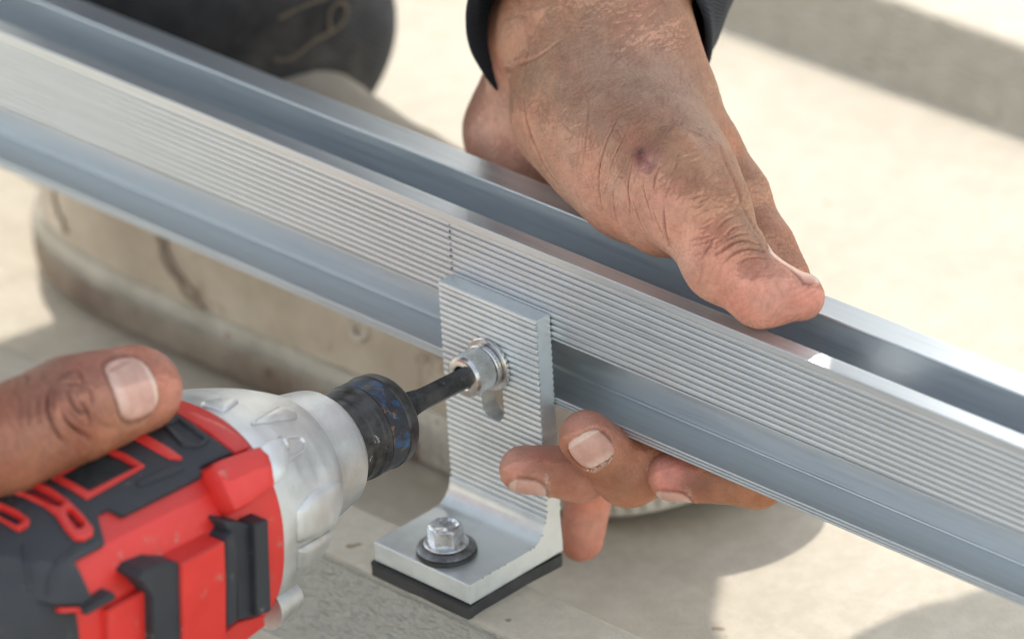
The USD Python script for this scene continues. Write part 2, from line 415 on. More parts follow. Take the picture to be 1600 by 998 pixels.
ii, jj = np.meshgrid(np.arange(m_ - 1), np.arange(k_ - 1), indexing='ij'); a = (ii * k_ + jj).ravel()
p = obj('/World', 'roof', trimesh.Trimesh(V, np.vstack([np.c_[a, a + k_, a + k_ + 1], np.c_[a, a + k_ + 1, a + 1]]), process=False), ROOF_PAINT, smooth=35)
tag(stage.GetPrimAtPath(p), 'cream painted metal roof sheet with raised ribs', kind='structure')
gm = trimesh.Trimesh(A([(-6e5, -6e5, -4500), (6e5, -6e5, -4500), (6e5, 6e5, -4500), (-6e5, 6e5, -4500)], float), [[0, 1, 2], [0, 2, 3]], process=False)
p = obj('/World', 'ground', gm, GROUND)
tag(stage.GetPrimAtPath(p), 'dry ground far below the roof', kind='structure')

# ================================================================== the long mounting rail
ZT, ZB, YB, ZR = 100.8, 49.8, 32.0, 72.3
bx = lambda y0, y1, z0, z1: sg.box(y0, z0, y1, z1)
rail = shapely.union_all([
    bx(0, 2.6, ZR, ZT), bx(0, 5.7, ZT - 2.0, ZT), bx(4.1, 5.7, ZT - 4.6, ZT), bx(22.4, YB, ZT - 2.0, ZT), bx(22.4, 24.0, ZT - 22, ZT), bx(YB - 2.2, YB, ZB, ZT),
    bx(0, YB, ZT - 23.5, ZT - 21.5), bx(0, 2.6, ZR, ZR + 3.5), bx(14.6, 16.6, ZB, ZT - 21.5), bx(0, YB, ZB, ZB + 2.2), bx(0, 1.8, ZB, ZB + 3.0), bx(0, 2.6, ZR, ZR + 1.6),
    sg.Point(14.5, ZB + 2.3).buffer(0.5, 6), sg.Point(22.5, ZT - 0.2).buffer(0.5, 6)])
rail = rail.buffer(-0.25).buffer(0.25).buffer(0.3, 4).buffer(-0.3, 4)
face_pts = [(-1.0, ZT + 0.1)]                             # the upper face is rolled into rounded ridges
for k in range(12):
    zc = ZT - 3.7 - k * 2.08
    for t in (1, 0.89, 0.78, 0.55, 0.3, 0, -0.3, -0.55, -0.78, -0.89, -1):
        face_pts.append((0.05 + 0.34 * abs(t) ** 2.2 + 0.55 * max(0.0, (abs(t) - 0.78) / 0.22), zc + 1.04 * t))
rail = rail.difference(sg.Polygon([(-1.0, face_pts[1][1])] + face_pts[1:] + [(-1.0, face_pts[-1][1])]))
for z in (ZB + 1.05, ZB + 2.1):                         # and of the lower lip
    rail = rail.difference(sg.Polygon([(-0.2, z + 0.36), (0.5, z + 0.15), (0.5, z - 0.15), (-0.2, z - 0.36)]))
single('mounting_rail', extrude_x(rail.simplify(0.01), -900, 620), ALU, 'long silver aluminium mounting rail with a grooved face, held above the roof', 'rail', smooth=28)

rail_path = '/World/mounting_rail'
SCRIBE = mottled('pencil_grey', (0.03, 0.03, 0.035), (0.06, 0.06, 0.065), rough=0.6, scale=300)
xm = at(705, 400, y=0)[0]
marks = []
for k in range(8):                                      # a dotted pencil mark across the ridges
    zc = ZT - 3.64 - k * 2.08
    b = trimesh.creation.box((0.45 + 0.25 * (k % 3), 0.06, 0.45 + 0.2 * ((k * 5) % 3))); b.apply_translation((xm + 0.12 * math.sin(k * 2.3), -0.02, zc)); marks.append(b)
obj(rail_path, 'pencil_mark', cat_(marks), SCRIBE)

# ================================================================== the L shaped bracket, its pad and its screw
T_ = 6.3
H_, D_ = 81.0, 39.8
out = [(-D_, 0.0), (0.0, 0.0), (0, 3)]
NB = 32
for k in range(NB):                                     # rounded ridges of the back face
    zc = H_ - 1.4 - (NB - 1 - k) * 2.05 - 1.025
    out += [(-0.5 * abs(t) ** 2.2, zc + 1.025 * t) for t in np.linspace(-1, 1, 7)[:-1]]
out += [(0, H_ - 1.2), (-0.15, H_ - 0.2), (-0.5, H_), (-T_ + 0.5, H_), (-T_ + 0.1, H_ - 0.25), (-T_, H_ - 1.2)]
for k in range(NB):                                     # and of the front face
    zc = H_ - 1.4 - k * 2.05 - 1.025
    out += [(-T_ + 0.40 * abs(t) ** 2.2 + 0.75 * max(0.0, (abs(t) - 0.72) / 0.28), zc + 1.025 * t) for t in (1, 0.86, 0.72, 0.5, 0.25, 0, -0.25, -0.5, -0.72, -0.86)]
out += [(-T_ - 0.1, 13.9)]
for t in np.linspace(0, np.pi / 2, 11):                  # inner fillet
    out.append((-T_ - 0.5 - 7.0 * (1 - math.cos(t)), 6.5 + 7.0 * (1 - math.sin(t))))
out += [(-D_ + 0.3, 6.5), (-D_, 6.2)]
L_ = sg.Polygon(out).buffer(0)
brk = to_man(trimesh.Trimesh(*trimesh.creation.extrude_polygon(L_, 40.0, engine='earcut').__dict__.get('none', ()) or ()) if False else extrude_x(L_, -20.0, 20.0))
slot = sg.LineString([(0, 45.0), (0, 61.0)]).buffer(4.6, 12)   # the upright slot
sm_ = trimesh.creation.extrude_polygon(slot, 30, engine='earcut'); v = sm_.vertices
brk = brk - to_man(trimesh.Trimesh(np.c_[v[:, 0], 15 - v[:, 2], v[:, 1]], sm_.faces, process=False))
brk = brk - manifold3d.Manifold.cylinder(30, 3.6, 3.6, 40).translate([1.5, -30.5, -10])
single('mounting_bracket', from_man(brk), ALU_BRACKET, 'L shaped aluminium bracket with fine horizontal grooves and a slot, bolted to the rail', 'bracket', smooth=25)
burr = []
rb = np.random.default_rng(11)
for k in range(20):                                     # torn metal along the sawn edges
    e = rb.integers(0, 3)
    c = (20.0, rb.uniform(-37, -12), 6.5) if e == 0 else (20.0, -T_ + 0.2, rb.uniform(20, 79)) if e == 1 else (20.0, rb.uniform(-15, -7), rb.uniform(7, 9))
    if e == 2:
        t_ = rb.uniform(0, 1.5); c = (20.0, -T_ - 0.5 - 7.0 * (1 - math.cos(t_)), 6.5 + 7.0 * (1 - math.sin(t_)))
    b = trimesh.creation.icosphere(1, 1.0); b.vertices *= rb.uniform(0.7, 1.3, b.vertices.shape); b.apply_scale((rb.uniform(0.15, 0.4), rb.uniform(0.2, 0.6), rb.uniform(0.15, 0.35))); b.apply_translation(c); burr.append(b)
obj('/World/mounting_bracket', 'sawn_burr', cat_(burr), STEEL)
pad = sg.box(-21.2, -41.2, 20.6, -0.6).buffer(-1).buffer(1)
pm = trimesh.creation.extrude_polygon(pad, 3.9, engine='earcut').subdivide().subdivide().subdivide()
pv = pm.vertices.copy(); pv[:, 2] += -3.95
pv[:, 2] -= np.where(pv[:, 1] < -38.5, (-38.5 - pv[:, 1]) * 0.3, 0) + np.where(pv[:, 1] > -17, (pv[:, 1] + 17) * 0.05, 0)
pv[:, :2] += (meshkit.noise(pv / 3.0)[:, None] - 0.5) * 0.5
single('rubber_pad', trimesh.Trimesh(pv, pm.faces, process=False), RUBBER, 'thin black rubber pad squeezed between the bracket and the roof rib', 'pad')

SC = A([1.5, -30.5, 6.5])
scr = thing('roof_screw', 'zinc hex washer head screw driven through the foot of the bracket', 'screw')
I3 = A([1.0, 0, 0]), A([0, 1.0, 0]), A([0, 0, 1.0])
place = lambda m, o=SC: frame_mesh(m, o, *I3)
obj(scr, 'rubber_washer', place(revolve([(0, 0), (0, 8.9), (0.5, 9.2), (1.4, 9.1), (1.8, 8.6), (1.8, 0)], 56)), RUBBER, 40)
obj(scr, 'metal_washer', place(revolve([(1.75, 0), (1.75, 8.9), (2.1, 9.0), (2.5, 8.4), (3.3, 6.0), (3.3, 0)], 56)), mottled('dull_grey_washer', (0.14, 0.14, 0.145), (0.30, 0.30, 0.31), rough=0.35, scale=300, metallic=0.9, bump=0.2), 40)
fl = revolve([(3.2, 0), (3.2, 6.3), (3.5, 6.75), (3.9, 6.7), (4.4, 5.6), (4.4, 0)], 56)
hx = lambda th, s: np.minimum(1.0, 0.905 / np.cos((th + 0.35) % (np.pi / 3) - np.pi / 6) * 0.957)
hd = revolve([(4.2, 0), (4.2, 5.55), (8.6, 5.5), (9.4, 5.25), (9.75, 4.7), (9.7, 4.2), (9.1, 3.4), (8.9, 0)], 96, r_fn=lambda th, s: np.where(s < 9.3, hx(th, s), np.maximum(hx(th, s), 0.94)))
obj(scr, 'washer_flange', place(fl), ZINC, 40)
obj(scr, 'hex_head', place(hd), ZINC, 30)

# ================================================================== the socket bolt that holds the bracket to the rail
BC = A([0.0, -T_, 60.2])
to_y = lambda m, o=BC: frame_mesh(m, o, A([1.0, 0, 0]), A([0, 0, 1.0]), A([0, -1.0, 0]))


def ring(s0, s1, r0, r1, n=72, c=0.25):
    return revolve([(s0, r0), (s0, r1 - c), (s0 + c, r1), (s1 - c, r1), (s1, r1 - c), (s1, r0), (s0, r0)], n)


blt = thing('socket_head_bolt', 'knurled steel socket bolt with washers in the slot of the bracket', 'bolt')
obj(blt, 'flat_washer', to_y(ring(0.05, 1.5, 3.9, 8.4)), STEEL, 35)
spl = ring(1.55, 3.5, 3.9, 6.9)
spv = spl.vertices.copy(); an = np.arctan2(spv[:, 1], spv[:, 0]); spv[:, 2] += an / 6.28 * 0.5
obj(blt, 'split_washer', to_y(trimesh.Trimesh(spv, spl.faces, process=False)), STEEL, 35)
kn = lambda th, s: 1 + 0.022 * np.sign(np.sin(th * 60 + 0.02)) * (4.0 < s < 10.2)
hb = revolve([(3.7, 0), (3.7, 6.3), (4.2, 6.5), (10.1, 6.5), (10.6, 6.45), (11.6, 6.1), (12.0, 5.3), (12.0, 3.9), (11.7, 3.6), (6.5, 3.55), (6.5, 0)], 240, r_fn=kn)
hexr = lambda th, s: np.where(s > 6.4, 1.0, 1.0)
obj(blt, 'head', to_y(hb), STEEL, 35)
obj(blt, 'shank', to_y(revolve([(-26, 0), (-26, 3.4), (-25.4, 3.9), (3.8, 3.9), (3.8, 0)], 40)), STEEL, 40)

# ================================================================== the impact driver and the bit in its chuck
DP0 = at(727, 590, y=-18.3); DP1 = at(310, 798, y=-133.5)
DD = (DP1 - DP0) / np.linalg.norm(DP1 - DP0)             # towards the back of the tool
DE = np.cross(DD, [0, 0, 1.0]); DE /= np.linalg.norm(DE)
if DE[0] < 0:
    DE = -DE
DU = np.cross(DE, DD)
if DU[2] < 0:
    DU = -DU
to_d = lambda m: frame_mesh(m, DP0, DE, DU, DD)


def fixed(m):
    if m.volume < 0:
        m.invert()
    return m


bit = thing('driver_bit', 'black hexagonal driver bit pushed into the bolt head', 'bit')
hexa = lambda th, s: (0.905 / np.cos((th + 0.261799) % (np.pi / 3) - np.pi / 6)) if s < 23 else np.minimum(1.06, 0.94 / np.cos((th + 0.261799) % (np.pi / 3) - np.pi / 6))
obj(bit, 'hex_shank', fixed(to_d(revolve([(-4, 0), (-4, 3.0), (-3.6, 3.25), (18.5, 3.3), (21, 3.4), (25, 4.0), (30, 4.7), (34, 5.0), (40, 5.1), (40, 0)], 72, r_fn=hexa))), BLACK_STEEL, False)

drl = thing('impact_driver', 'red and black impact driver with a silver nose, held by the thumb at lower left', 'power tool')
obj(drl, 'chuck', fixed(to_d(revolve([(37, 0), (37, 6.6), (36.2, 7.0), (35.6, 12.2), (36.2, 13.3), (37.5, 14.1), (40.6, 14.4), (41.0, 13.9), (48.4, 13.9), (48.8, 14.3), (51.0, 14.2), (51.6, 13.7), (55, 13.5), (55.5, 13.0), (59, 13.0), (59.5, 12.6), (74, 12.3), (74, 0)], 96))), BLACK_STEEL, 30)
obj(drl, 'colour_band', fixed(to_d(revolve([(41.1, 13.8), (41.1, 14.05), (41.3, 14.15), (48.0, 14.15), (48.3, 14.05), (48.3, 13.8)], 96))), BLUE_BAND, 30)

LOFT = A([(62.5, 13.2), (62.8, 16.9), (64.2, 18.0), (66, 18.5), (76, 20.3), (78.5, 20.9), (79.6, 22.3), (84, 24.6), (91, 27.8), (98, 30.4), (105, 32.6), (112, 34.2), (116, 34.8), (124, 35.3), (150, 35.6), (192, 35.2), (202, 34.4), (210, 32.0), (216, 28.5), (220, 22), (221.6, 13), (222.0, 0)])
PEXP = 2.35


def loft_r(s):
    return np.interp(s, LOFT[:, 0], LOFT[:, 1])


def superr(th, s):
    k = np.clip((s - 96) / 24, 0, 1); e = 2 + (PEXP - 2) * k
    return (np.abs(np.cos(th)) ** e + np.abs(np.sin(th)) ** e) ** (-1 / e) * (1 - 0.035 * k)


def d_local(P):
    q = np.atleast_2d(P) - DP0
    return np.c_[q @ DE, q @ DU, q @ DD]


def loft_gap(P):
    q = d_local(P); th = np.arctan2(q[:, 1], q[:, 0])
    s = q[:, 2]; k = np.clip((s - 96) / 24, 0, 1); e = 2 + (PEXP - 2) * k
    sup = (np.abs(np.cos(th)) ** e + np.abs(np.sin(th)) ** e) ** (-1 / e) * (1 - 0.035 * k)
    return np.hypot(q[:, 0], q[:, 1]) - np.where((s < 62.5) | (s > 222.0), -5, loft_r(s) * sup)


def on_loft(U, over=0.0):
    """Points and normals of the housing seen in given spots of the photograph."""
    P = np.zeros((len(U), 3))
    d = A([ray(u, v) for u, v in U]); d /= np.linalg.norm(d, axis=1, keepdims=True)
    t0 = np.linalg.norm(DP0 - CAM_C) - 160
    ts = t0 + np.arange(0, 260, 1.5)
    lo = np.full(len(U), np.nan); miss = np.full(len(U), 1e9); tm = np.zeros(len(U))
    for t in ts:
        g = loft_gap(CAM_C + d * t) - over
        lo = np.where(np.isnan(lo) & (g < 0), t, lo)
        b = g < miss; miss[b] = g[b]; tm[b] = t
    hit = ~np.isnan(lo)
    hi_ = np.where(hit, lo, tm); lo_ = hi_ - 1.5
    for _ in range(14):
        mid = (lo_ + hi_) / 2; g = loft_gap(CAM_C + d * mid[:, None]) - over
        hi_ = np.where(g < 0, mid, hi_); lo_ = np.where(g < 0, lo_, mid)
    t = np.where(hit, hi_, tm)
    P = CAM_C + d * t[:, None]
    N = np.stack([(loft_gap(P + 0.2 * np.eye(3)[k]) - loft_gap(P - 0.2 * np.eye(3)[k])) for k in range(3)], 1)
    N /= np.maximum(np.linalg.norm(N, axis=1, keepdims=True), 1e-9)
    return P, N


def patch(poly, t, chamfer=4.0, step=4.0, sink=2.0, flat=None, jitter=0.0):
    """A raised piece that follows the housing: outline poly (a shapely polygon over the photograph), height t in millimetres."""
    pts = []
    rings = [poly.exterior, *poly.interiors]
    tr = []
    for rg in rings:
        n = max(8, int(rg.length / step)); tr += [rg.interpolate(i / n, normalized=True).coords[0] for i in range(n)]
    inner = poly.buffer(-chamfer * 0.6)
    for g in getattr(inner, 'geoms', [inner]):
        if g.is_empty:
            continue
        for rg in [g.exterior, *g.interiors]:
            n = max(6, int(rg.length / step)); tr += [rg.interpolate(i / n, normalized=True).coords[0] for i in range(n)]
    x0, y0, x1, y1 = poly.bounds
    gx, gy = np.meshgrid(np.arange(x0, x1, step * 1.6), np.arange(y0, y1, step * 1.6))
    deep = poly.buffer(-chamfer - step * 0.5)
    cand = np.c_[gx.ravel(), gy.ravel()]
    cand = cand[shapely.contains_xy(deep, cand[:, 0], cand[:, 1])]
    U = np.vstack([A(tr), cand]) if len(cand) else A(tr)
    D = Delaunay(U); F = D.simplices
    c = U[F].mean(1); keep = shapely.contains_xy(poly.buffer(0.05), c[:, 0], c[:, 1])
    ab = U[F]; area = np.abs(np.cross(ab[:, 1] - ab[:, 0], ab[:, 2] - ab[:, 0])) * 0.5
    F = F[keep & (area > 0.05)]
    dist = shapely.distance(shapely.points(U), poly.boundary)
    h = t * np.sqrt(np.clip(1 - (1 - np.clip(dist / chamfer, 0, 1)) ** 2 * 0.85, 0, 1))
    P, N = on_loft(U)
    top = P + N * h[:, None]
    V = np.vstack([top, P - N * sink])
    n = len(U)
    fn = np.cross(top[F[:, 1]] - top[F[:, 0]], top[F[:, 2]] - top[F[:, 0]])
    flip = np.einsum('ij,ij->i', fn, N[F[:, 0]]) < 0
    F[flip] = F[flip][:, ::-1]
    ed = np.vstack([F[:, [0, 1]], F[:, [1, 2]], F[:, [2, 0]]])
    key = {tuple(e) for e in ed.tolist()}
    bd = A([e for e in ed.tolist() if (e[1], e[0]) not in key])
    skirt = np.vstack([np.c_[bd[:, 1], bd[:, 0], bd[:, 0] + n], np.c_[bd[:, 1], bd[:, 0] + n, bd[:, 1] + n]])
    return trimesh.Trimesh(V, np.vstack([F, skirt]), process=False)


Z1 = lambda pts: [(x / 2.1333, 530 + y / 2.1333) for x, y in pts]       # places read off enlarged views of the photograph
Z2 = lambda pts: [(250 + x / 2.3886, 580 + y / 2.3886) for x, y in pts]
Z4 = lambda pts: [(180 + x / 3.35, 700 + y / 3.35) for x, y in pts]
Z3 = lambda pts: [(x / 3.588, 720 + y / 3.588) for x, y in pts]


def soft(pts, r=1.5):
    return sg.Polygon(pts).buffer(0).buffer(-r).buffer(2 * r, 5).buffer(-r, 5)


def loft_part(s0, s1, n=160, cap0=True, cap1=True, grow=0.0):
    ss = np.unique(np.r_[s0, LOFT[(LOFT[:, 0] > s0) & (LOFT[:, 0] < s1), 0], np.arange(s0, s1, 2.0), s1])
    pr = [(s, loft_r(s) + grow) for s in ss]
    if cap0: pr = [(s0, 0.0)] + pr
    if cap1: pr = pr + [(s1, 0.0)]
    return fixed(to_d(revolve(pr, n, r_fn=superr)))


nose = obj(drl, 'nose_housing', loft_part(62.5, 117.5), CAST, 35)
for nm, pts, t, ch in (
        ('raised_rib', Z2([(505, 520), (560, 455), (650, 400), (668, 420), (650, 500), (640, 575), (590, 615), (510, 640)]), 1.5, 7),
        ('raised_rib', Z2([(160, 118), (230, 104), (300, 112), (240, 155), (150, 130)]), 1.1, 5),
        ('raised_rib', Z2([(320, 205), (440, 135), (505, 150), (512, 178), (430, 190)]), 1.2, 6),
        ('raised_rib', Z2([(512, 662), (640, 585), (625, 640), (585, 700), (510, 742)]), 1.5, 6),
        ('screw_boss', Z2([(343, 302), (372, 284), (425, 264), (446, 280), (456, 335), (450, 392), (415, 425), (385, 440), (374, 350)]), 3.6, 4),
        ('recess_rim', sg.Polygon(Z2([(446, 262), (480, 240), (520, 240), (548, 262), (545, 300), (500, 330), (456, 350)]), [Z2([(458, 272), (484, 252), (518, 252), (534, 268), (531, 292), (494, 316), (462, 330)])]), 0.8, 3)):
    if not isinstance(pts, sg.Polygon):
        pts = soft(pts, 2)
    obj(nose, nm, patch(pts, t, ch, 3.0), CAST, 40)


def stud(u, v, r, up, material, par, nm):
    P, N = on_loft([(u, v)]); N = N[0]; P = P[0]
    a = DD - N * (DD @ N); a /= np.linalg.norm(a); b = np.cross(N, a)
    obj(par, nm, frame_mesh(revolve([(up - 1.2, 0), (up - 1.2, r), (up + 0.2, r), (up + 0.6, r * 0.75), (up + 0.2, r * 0.5), (up - 0.6, r * 0.45), (up - 0.6, 0)], 24), P, a, b, N), material, 35)


# two screws with their axes along the tool: one in the upper boss, one in a lug on the far lower side
scr2 = revolve([(-7, 0), (-7, 2.0), (0.0, 2.5), (0.6, 2.2), (0.6, 1.1), (-0.4, 1.0), (-0.4, 0)], 24)
P, N = on_loft([(436, 699)])
obj(nose, 'housing_screw', frame_mesh(scr2, P[0] + N[0] * 1.4, DE, DU, -DD), STEEL, 35)
ang = np.radians(np.arange(-90, 0, 1.0)); ring_p = DP0 + DD * 108 + 34.0 * (np.cos(ang)[:, None] * DE + np.sin(ang)[:, None] * DU)
lug = ring_p[np.linalg.norm(proj(ring_p)[:, :2] - [441, 921], axis=1).argmin()]
obj(nose, 'screw_lug', fixed(frame_mesh(revolve([(-10, 0), (-10, 6.5), (-6, 6.0), (1.0, 4.6), (1.8, 3.9), (1.8, 0)], 32), lug, DE, DU, -DD)), CAST, 35)
obj(nose, 'housing_screw', frame_mesh(scr2, lug - DD * 1.9, DE, DU, -DD), STEEL, 35)

body = obj(drl, 'motor_housing', loft_part(117.6, 199), RED, 35)
obj(drl, 'rear_cap', loft_part(199.1, 222.0, grow=0.2), GRIP, 35)
over = Z1([(60, 486), (210, 402), (430, 322), (520, 272), (566, 246), (640, 292), (722, 347), (776, 388), (662, 436), (668, 466), (405, 598), (360, 574), (322, 590), (345, 690), (244, 745), (272, 800), (300, 862), (270, 888), (180, 888), (80, 868), (-60, 835), (-140, 800), (-140, 560), (-60, 520)])
disp_o = Z1([(150, 475), (350, 374), (420, 402), (482, 440), (284, 552), (220, 512)])
disp_i = Z1([(190, 470), (350, 388), (400, 408), (452, 440), (290, 522), (235, 492)])
slit_o = Z1([(428, 345), (450, 330), (480, 334), (560, 380), (606, 412), (596, 420), (556, 416), (490, 380)])
vent_o = Z1([(-40, 510), (0, 500), (60, 490), (110, 492), (165, 515), (222, 556), (265, 598), (300, 642), (298, 668), (268, 684), (238, 682), (205, 645), (180, 605), (140, 572), (70, 540), (0, 530), (-40, 530)])
vent_h1 = Z1([(64, 512), (110, 508), (160, 530), (204, 560), (196, 575), (160, 574), (110, 548), (66, 528)])
vent_h2 = Z1([(212, 590), (230, 585), (268, 626), (262, 640), (240, 646), (222, 620)])
vent_h0 = Z1([(0, 512), (36, 506), (34, 524), (0, 524)])
vent2_o = Z1([(-40, 560), (0, 566), (60, 592), (98, 622), (92, 640), (60, 656), (20, 630), (-40, 600)])
vent2_h = Z1([(-20, 575), (10, 582), (55, 606), (76, 624), (56, 636), (20, 618), (-20, 596)])
holes = [soft(x, 1) for x in (vent_h1, vent_h2, vent_h0, vent2_h)]
ov = soft(over, 2)
for hpoly in (*holes, sg.Polygon(disp_i).buffer(1.0)):
    ov = ov.difference(hpoly.buffer(-0.5))
grip = obj(drl, 'rubber_overmould', patch(ov, 1.7, 4, 4.0), GRIP, 35)
obj(drl, 'display_frame', patch(soft(disp_o, 1.2).difference(sg.Polygon(disp_i).buffer(0.2)), 2.5, 2.2, 2.2), RED, 40)
obj(drl, 'display', patch(sg.Polygon(disp_i).buffer(1.5), 0.9, 1.5, 4.0), SCREEN, 35)
obj(drl, 'vent_slit', patch(soft(slit_o, 1), 2.7, 4.0, 2.5), RED, 40)
obj(drl, 'vent_frame', patch(soft(vent_o, 1.5).difference(shapely.union_all(holes)), 2.9, 3.0, 2.4), RED, 40)
obj(drl, 'vent_frame', patch(soft(vent2_o, 1.5).difference(shapely.union_all(holes)), 2.9, 3.0, 2.4), RED, 40)
obj(drl, 'raised_ridge', patch(soft(Z1([(440, 490), (560, 430), (610, 438), (600, 455), (455, 510)]), 1), 2.3, 3.0, 2.5), GRIP, 40)
obj(drl, 'recessed_button', patch(soft(Z1([(530, 300), (570, 262), (640, 300), (700, 350), (660, 380), (600, 375)]), 2).difference(soft(Z1([(560, 305), (590, 290), (670, 350), (640, 365), (600, 350)]), 1)), 2.6, 3.0, 2.5), GRIP, 40)
obj(drl, 'corner_trim', patch(soft(Z1([(568, 246), (640, 249), (740, 292), (829, 352), (826, 370), (778, 390), (690, 318), (620, 280)]), 1.5), 1.3, 4.0, 3.0), RED, 40)
obj(drl, 'belt_clip_boss', patch(soft(Z1([(665, 450), (700, 425), (832, 378), (868, 405), (878, 440), (884, 500), (800, 560), (740, 592), (712, 540), (690, 490)]), 2.5), 5.6, 9.0, 2.5), RED, 40)
obj(drl, 'housing_seam', patch(soft(Z1([(70, 690), (86, 690), (100, 840), (84, 838)]), 0.5), 2.3, 1.5, 2.5), GRIP, 40)
obj(drl, 'housing_seam', patch(soft(Z1([(150, 800), (180, 740), (240, 690), (246, 700), (192, 752), (166, 810), (158, 850), (146, 848)]), 0.5), 2.2, 1.5, 2.5), GRIP, 40)
obj(drl, 'red_chip', patch(soft(Z1([(184, 890), (262, 890), (262, 908), (184, 908)]), 1), 2.6, 2.0, 2.5), RED, 40)


def slab(pts, r_out, r_in=18.0, round_=0.9):
    """A block on the side of the tool: its outline, its outer plane at r_out from the axis."""
    q = []
    nrm = DE
    for u, v in pts:
        d = ray(u, v); t = (r_out - (CAM_C - DP0) @ nrm) / (d @ nrm); q.append(d_local(CAM_C + d * t)[0])
    q = A(q)
    pg = sg.polygon.orient(sg.Polygon(q[:, [2, 1]]).buffer(0).buffer(-0.5).buffer(0.5, 4))
    c0 = manifold3d.CrossSection([A(pg.exterior.coords)[:-1]])
    layers = []
    for z0, off in ((r_in, 0), (r_out - round_, 0), (r_out - round_ * 0.3, -round_ * 0.3), (r_out, -round_)):
        layers.append((z0, off))
    out_ = manifold3d.Manifold()
    for (za, oa), (zb_, ob) in zip(layers[:-1], layers[1:]):
        cs = c0.offset(oa, manifold3d.JoinType.Round, 2.0, 24) if oa else c0
        out_ = out_ + manifold3d.Manifold.extrude(cs, zb_ - za + 0.01).translate([0, 0, za])
    m = from_man(out_); v = m.vertices
    return fixed(trimesh.Trimesh(DP0 + v[:, 2:3] * DE + v[:, 1:2] * DU + v[:, 0:1] * DD, m.faces, process=False))


side = [('side_block', Z4([(-40, 850), (150, 742), (178, 752), (190, 800), (196, 1300), (-40, 1300)]), 35.6, RED),
        ('side_strap', Z4([(110, 680), (150, 640), (250, 600), (340, 600), (352, 700), (366, 1320), (205, 1320), (195, 780), (150, 715)]), 38.6, GRIP),
        ('side_block', Z4([(345, 604), (574, 486), (582, 700), (584, 1300), (360, 1330)]), 39.4, RED),
        ('side_strap', Z4([(576, 480), (620, 430), (640, 540), (640, 905), (584, 942)]), 38.0, GRIP),
        ('side_strap', Z4([(560, 380), (640, 385), (730, 405), (802, 372), (818, 850), (740, 880), (640, 900), (632, 560)]), 36.0, GRIP),
        ('side_strap', Z4([(728, 405), (802, 372), (818, 850), (742, 880)]), 38.2, GRIP),
        ('side_block', Z4([(560, 975), (640, 910), (780, 872), (786, 930), (720, 980), (600, 1080)]), 33.5, RED),
        ('end_strap', Z1([(282, 902), (375, 842), (388, 852), (386, 866), (290, 920)]), 36.0, GRIP)]
for nm, pts, ro, mm in side:
    obj(drl, nm, slab(pts, ro), mm, 30)
# the wide black foot of the battery side below, the handle and the battery to the left, outside the picture
hdl = manifold3d.Manifold.batch_boolean([manifold3d.Manifold.batch_hull([manifold3d.Manifold.sphere(17, 32).scale([1, 1, 1.25]).translate([x, 0, z]) for x, z in seg]) for seg in (((-18, 158), (-100, 166)), ((-100, 166), (-118, 168)))], manifold3d.OpType.Add)
obj(drl, 'handle', fixed(to_d(from_man(hdl))), GRIP, 40)
bat = manifold3d.Manifold.batch_hull([manifold3d.Manifold.sphere(7, 20).translate([x, y, z]) for x in (-136, -182) for y in (-30, 30) for z in (118, 205)])
obj(drl, 'battery', fixed(to_d(from_man(bat))), RED, 40)
obj(drl, 'trigger', fixed(to_d(from_man(manifold3d.Manifold.batch_hull([manifold3d.Manifold.sphere(6, 20).translate([x, 0, z]) for x, z in ((-42, 132), (-66, 134), (-54, 142))])))), RED, 40)


# ================================================================== the worker: one skin mesh, clothes and shoes over it
def nail(V, N, c, a, n, Ln, Wd, tone, fx, free=0.16, groove=0.55, dirty=0.0):
    """Shapes a finger nail into the skin round c; a = finger direction, n = outward."""
    a = a / np.linalg.norm(a); n = n - a * (n @ a); n /= np.linalg.norm(n); b = np.cross(n, a)
    q = V - c; u = q @ a / (Ln / 2); w = q @ b / (Wd / 2); up = q @ n
    rho = (np.abs(u) ** 3.2 + np.abs(w) ** 3.2) ** (1 / 3.2)
    near = (rho < 1.6) & (up > -Wd * 0.45) & (N @ n > 0.0)
    ins = near & (rho < 1.0)
    g = np.exp(-((rho - 1.06) / 0.075) ** 2) * near * np.where(u > 0.6, 0.25, 1.0)
    fold = np.exp(-((rho - 1.24) / 0.12) ** 2) * near * np.where(u > 0.3, 0.0, 1.0)
    V = V + N * (fold * 0.35 - g * groove + ins * 0.12)[:, None]
    e = np.clip((u - (1 - 2 * free)) / 0.05, 0, 1) * ins
    lun = np.clip((-0.45 - u) / 0.2, 0, 1) * ins * np.clip((0.75 - np.abs(w)) / 0.2, 0, 1)
    base = A([0.43, 0.245, 0.195]); pale = A([0.47, 0.34, 0.27]); lu = A([0.50, 0.34, 0.29])
    k = np.clip((1.02 - rho) / 0.06, 0, 1)[:, None] * near[:, None]
    col = base * (1 - e[:, None]) + pale * e[:, None]
    col = col * (1 - 0.6 * lun[:, None]) + lu * 0.6 * lun[:, None]
    tone = tone * (1 - k) + col * k
    tone = tone * (1 - 0.35 * g[:, None])
    if dirty:
        d = np.exp(-((u + 1.0) / 0.18) ** 2) * near * (meshkit.noise(V * 2.2) > 0.45) * (rho < 1.45) * dirty
        tone = tone * (1 - d[:, None]) + A([0.62, 0.52, 0.46]) * d[:, None]
    edge = np.exp(-((u - (1 - 2 * free)) / 0.05) ** 2) * ins
    tone = tone * (1 - 0.3 * edge[:, None]) + A([0.72, 0.62, 0.54]) * 0.3 * edge[:, None]
    fx[:, 0] = np.maximum(fx[:, 0], k[:, 0])
    return V, tone, fx


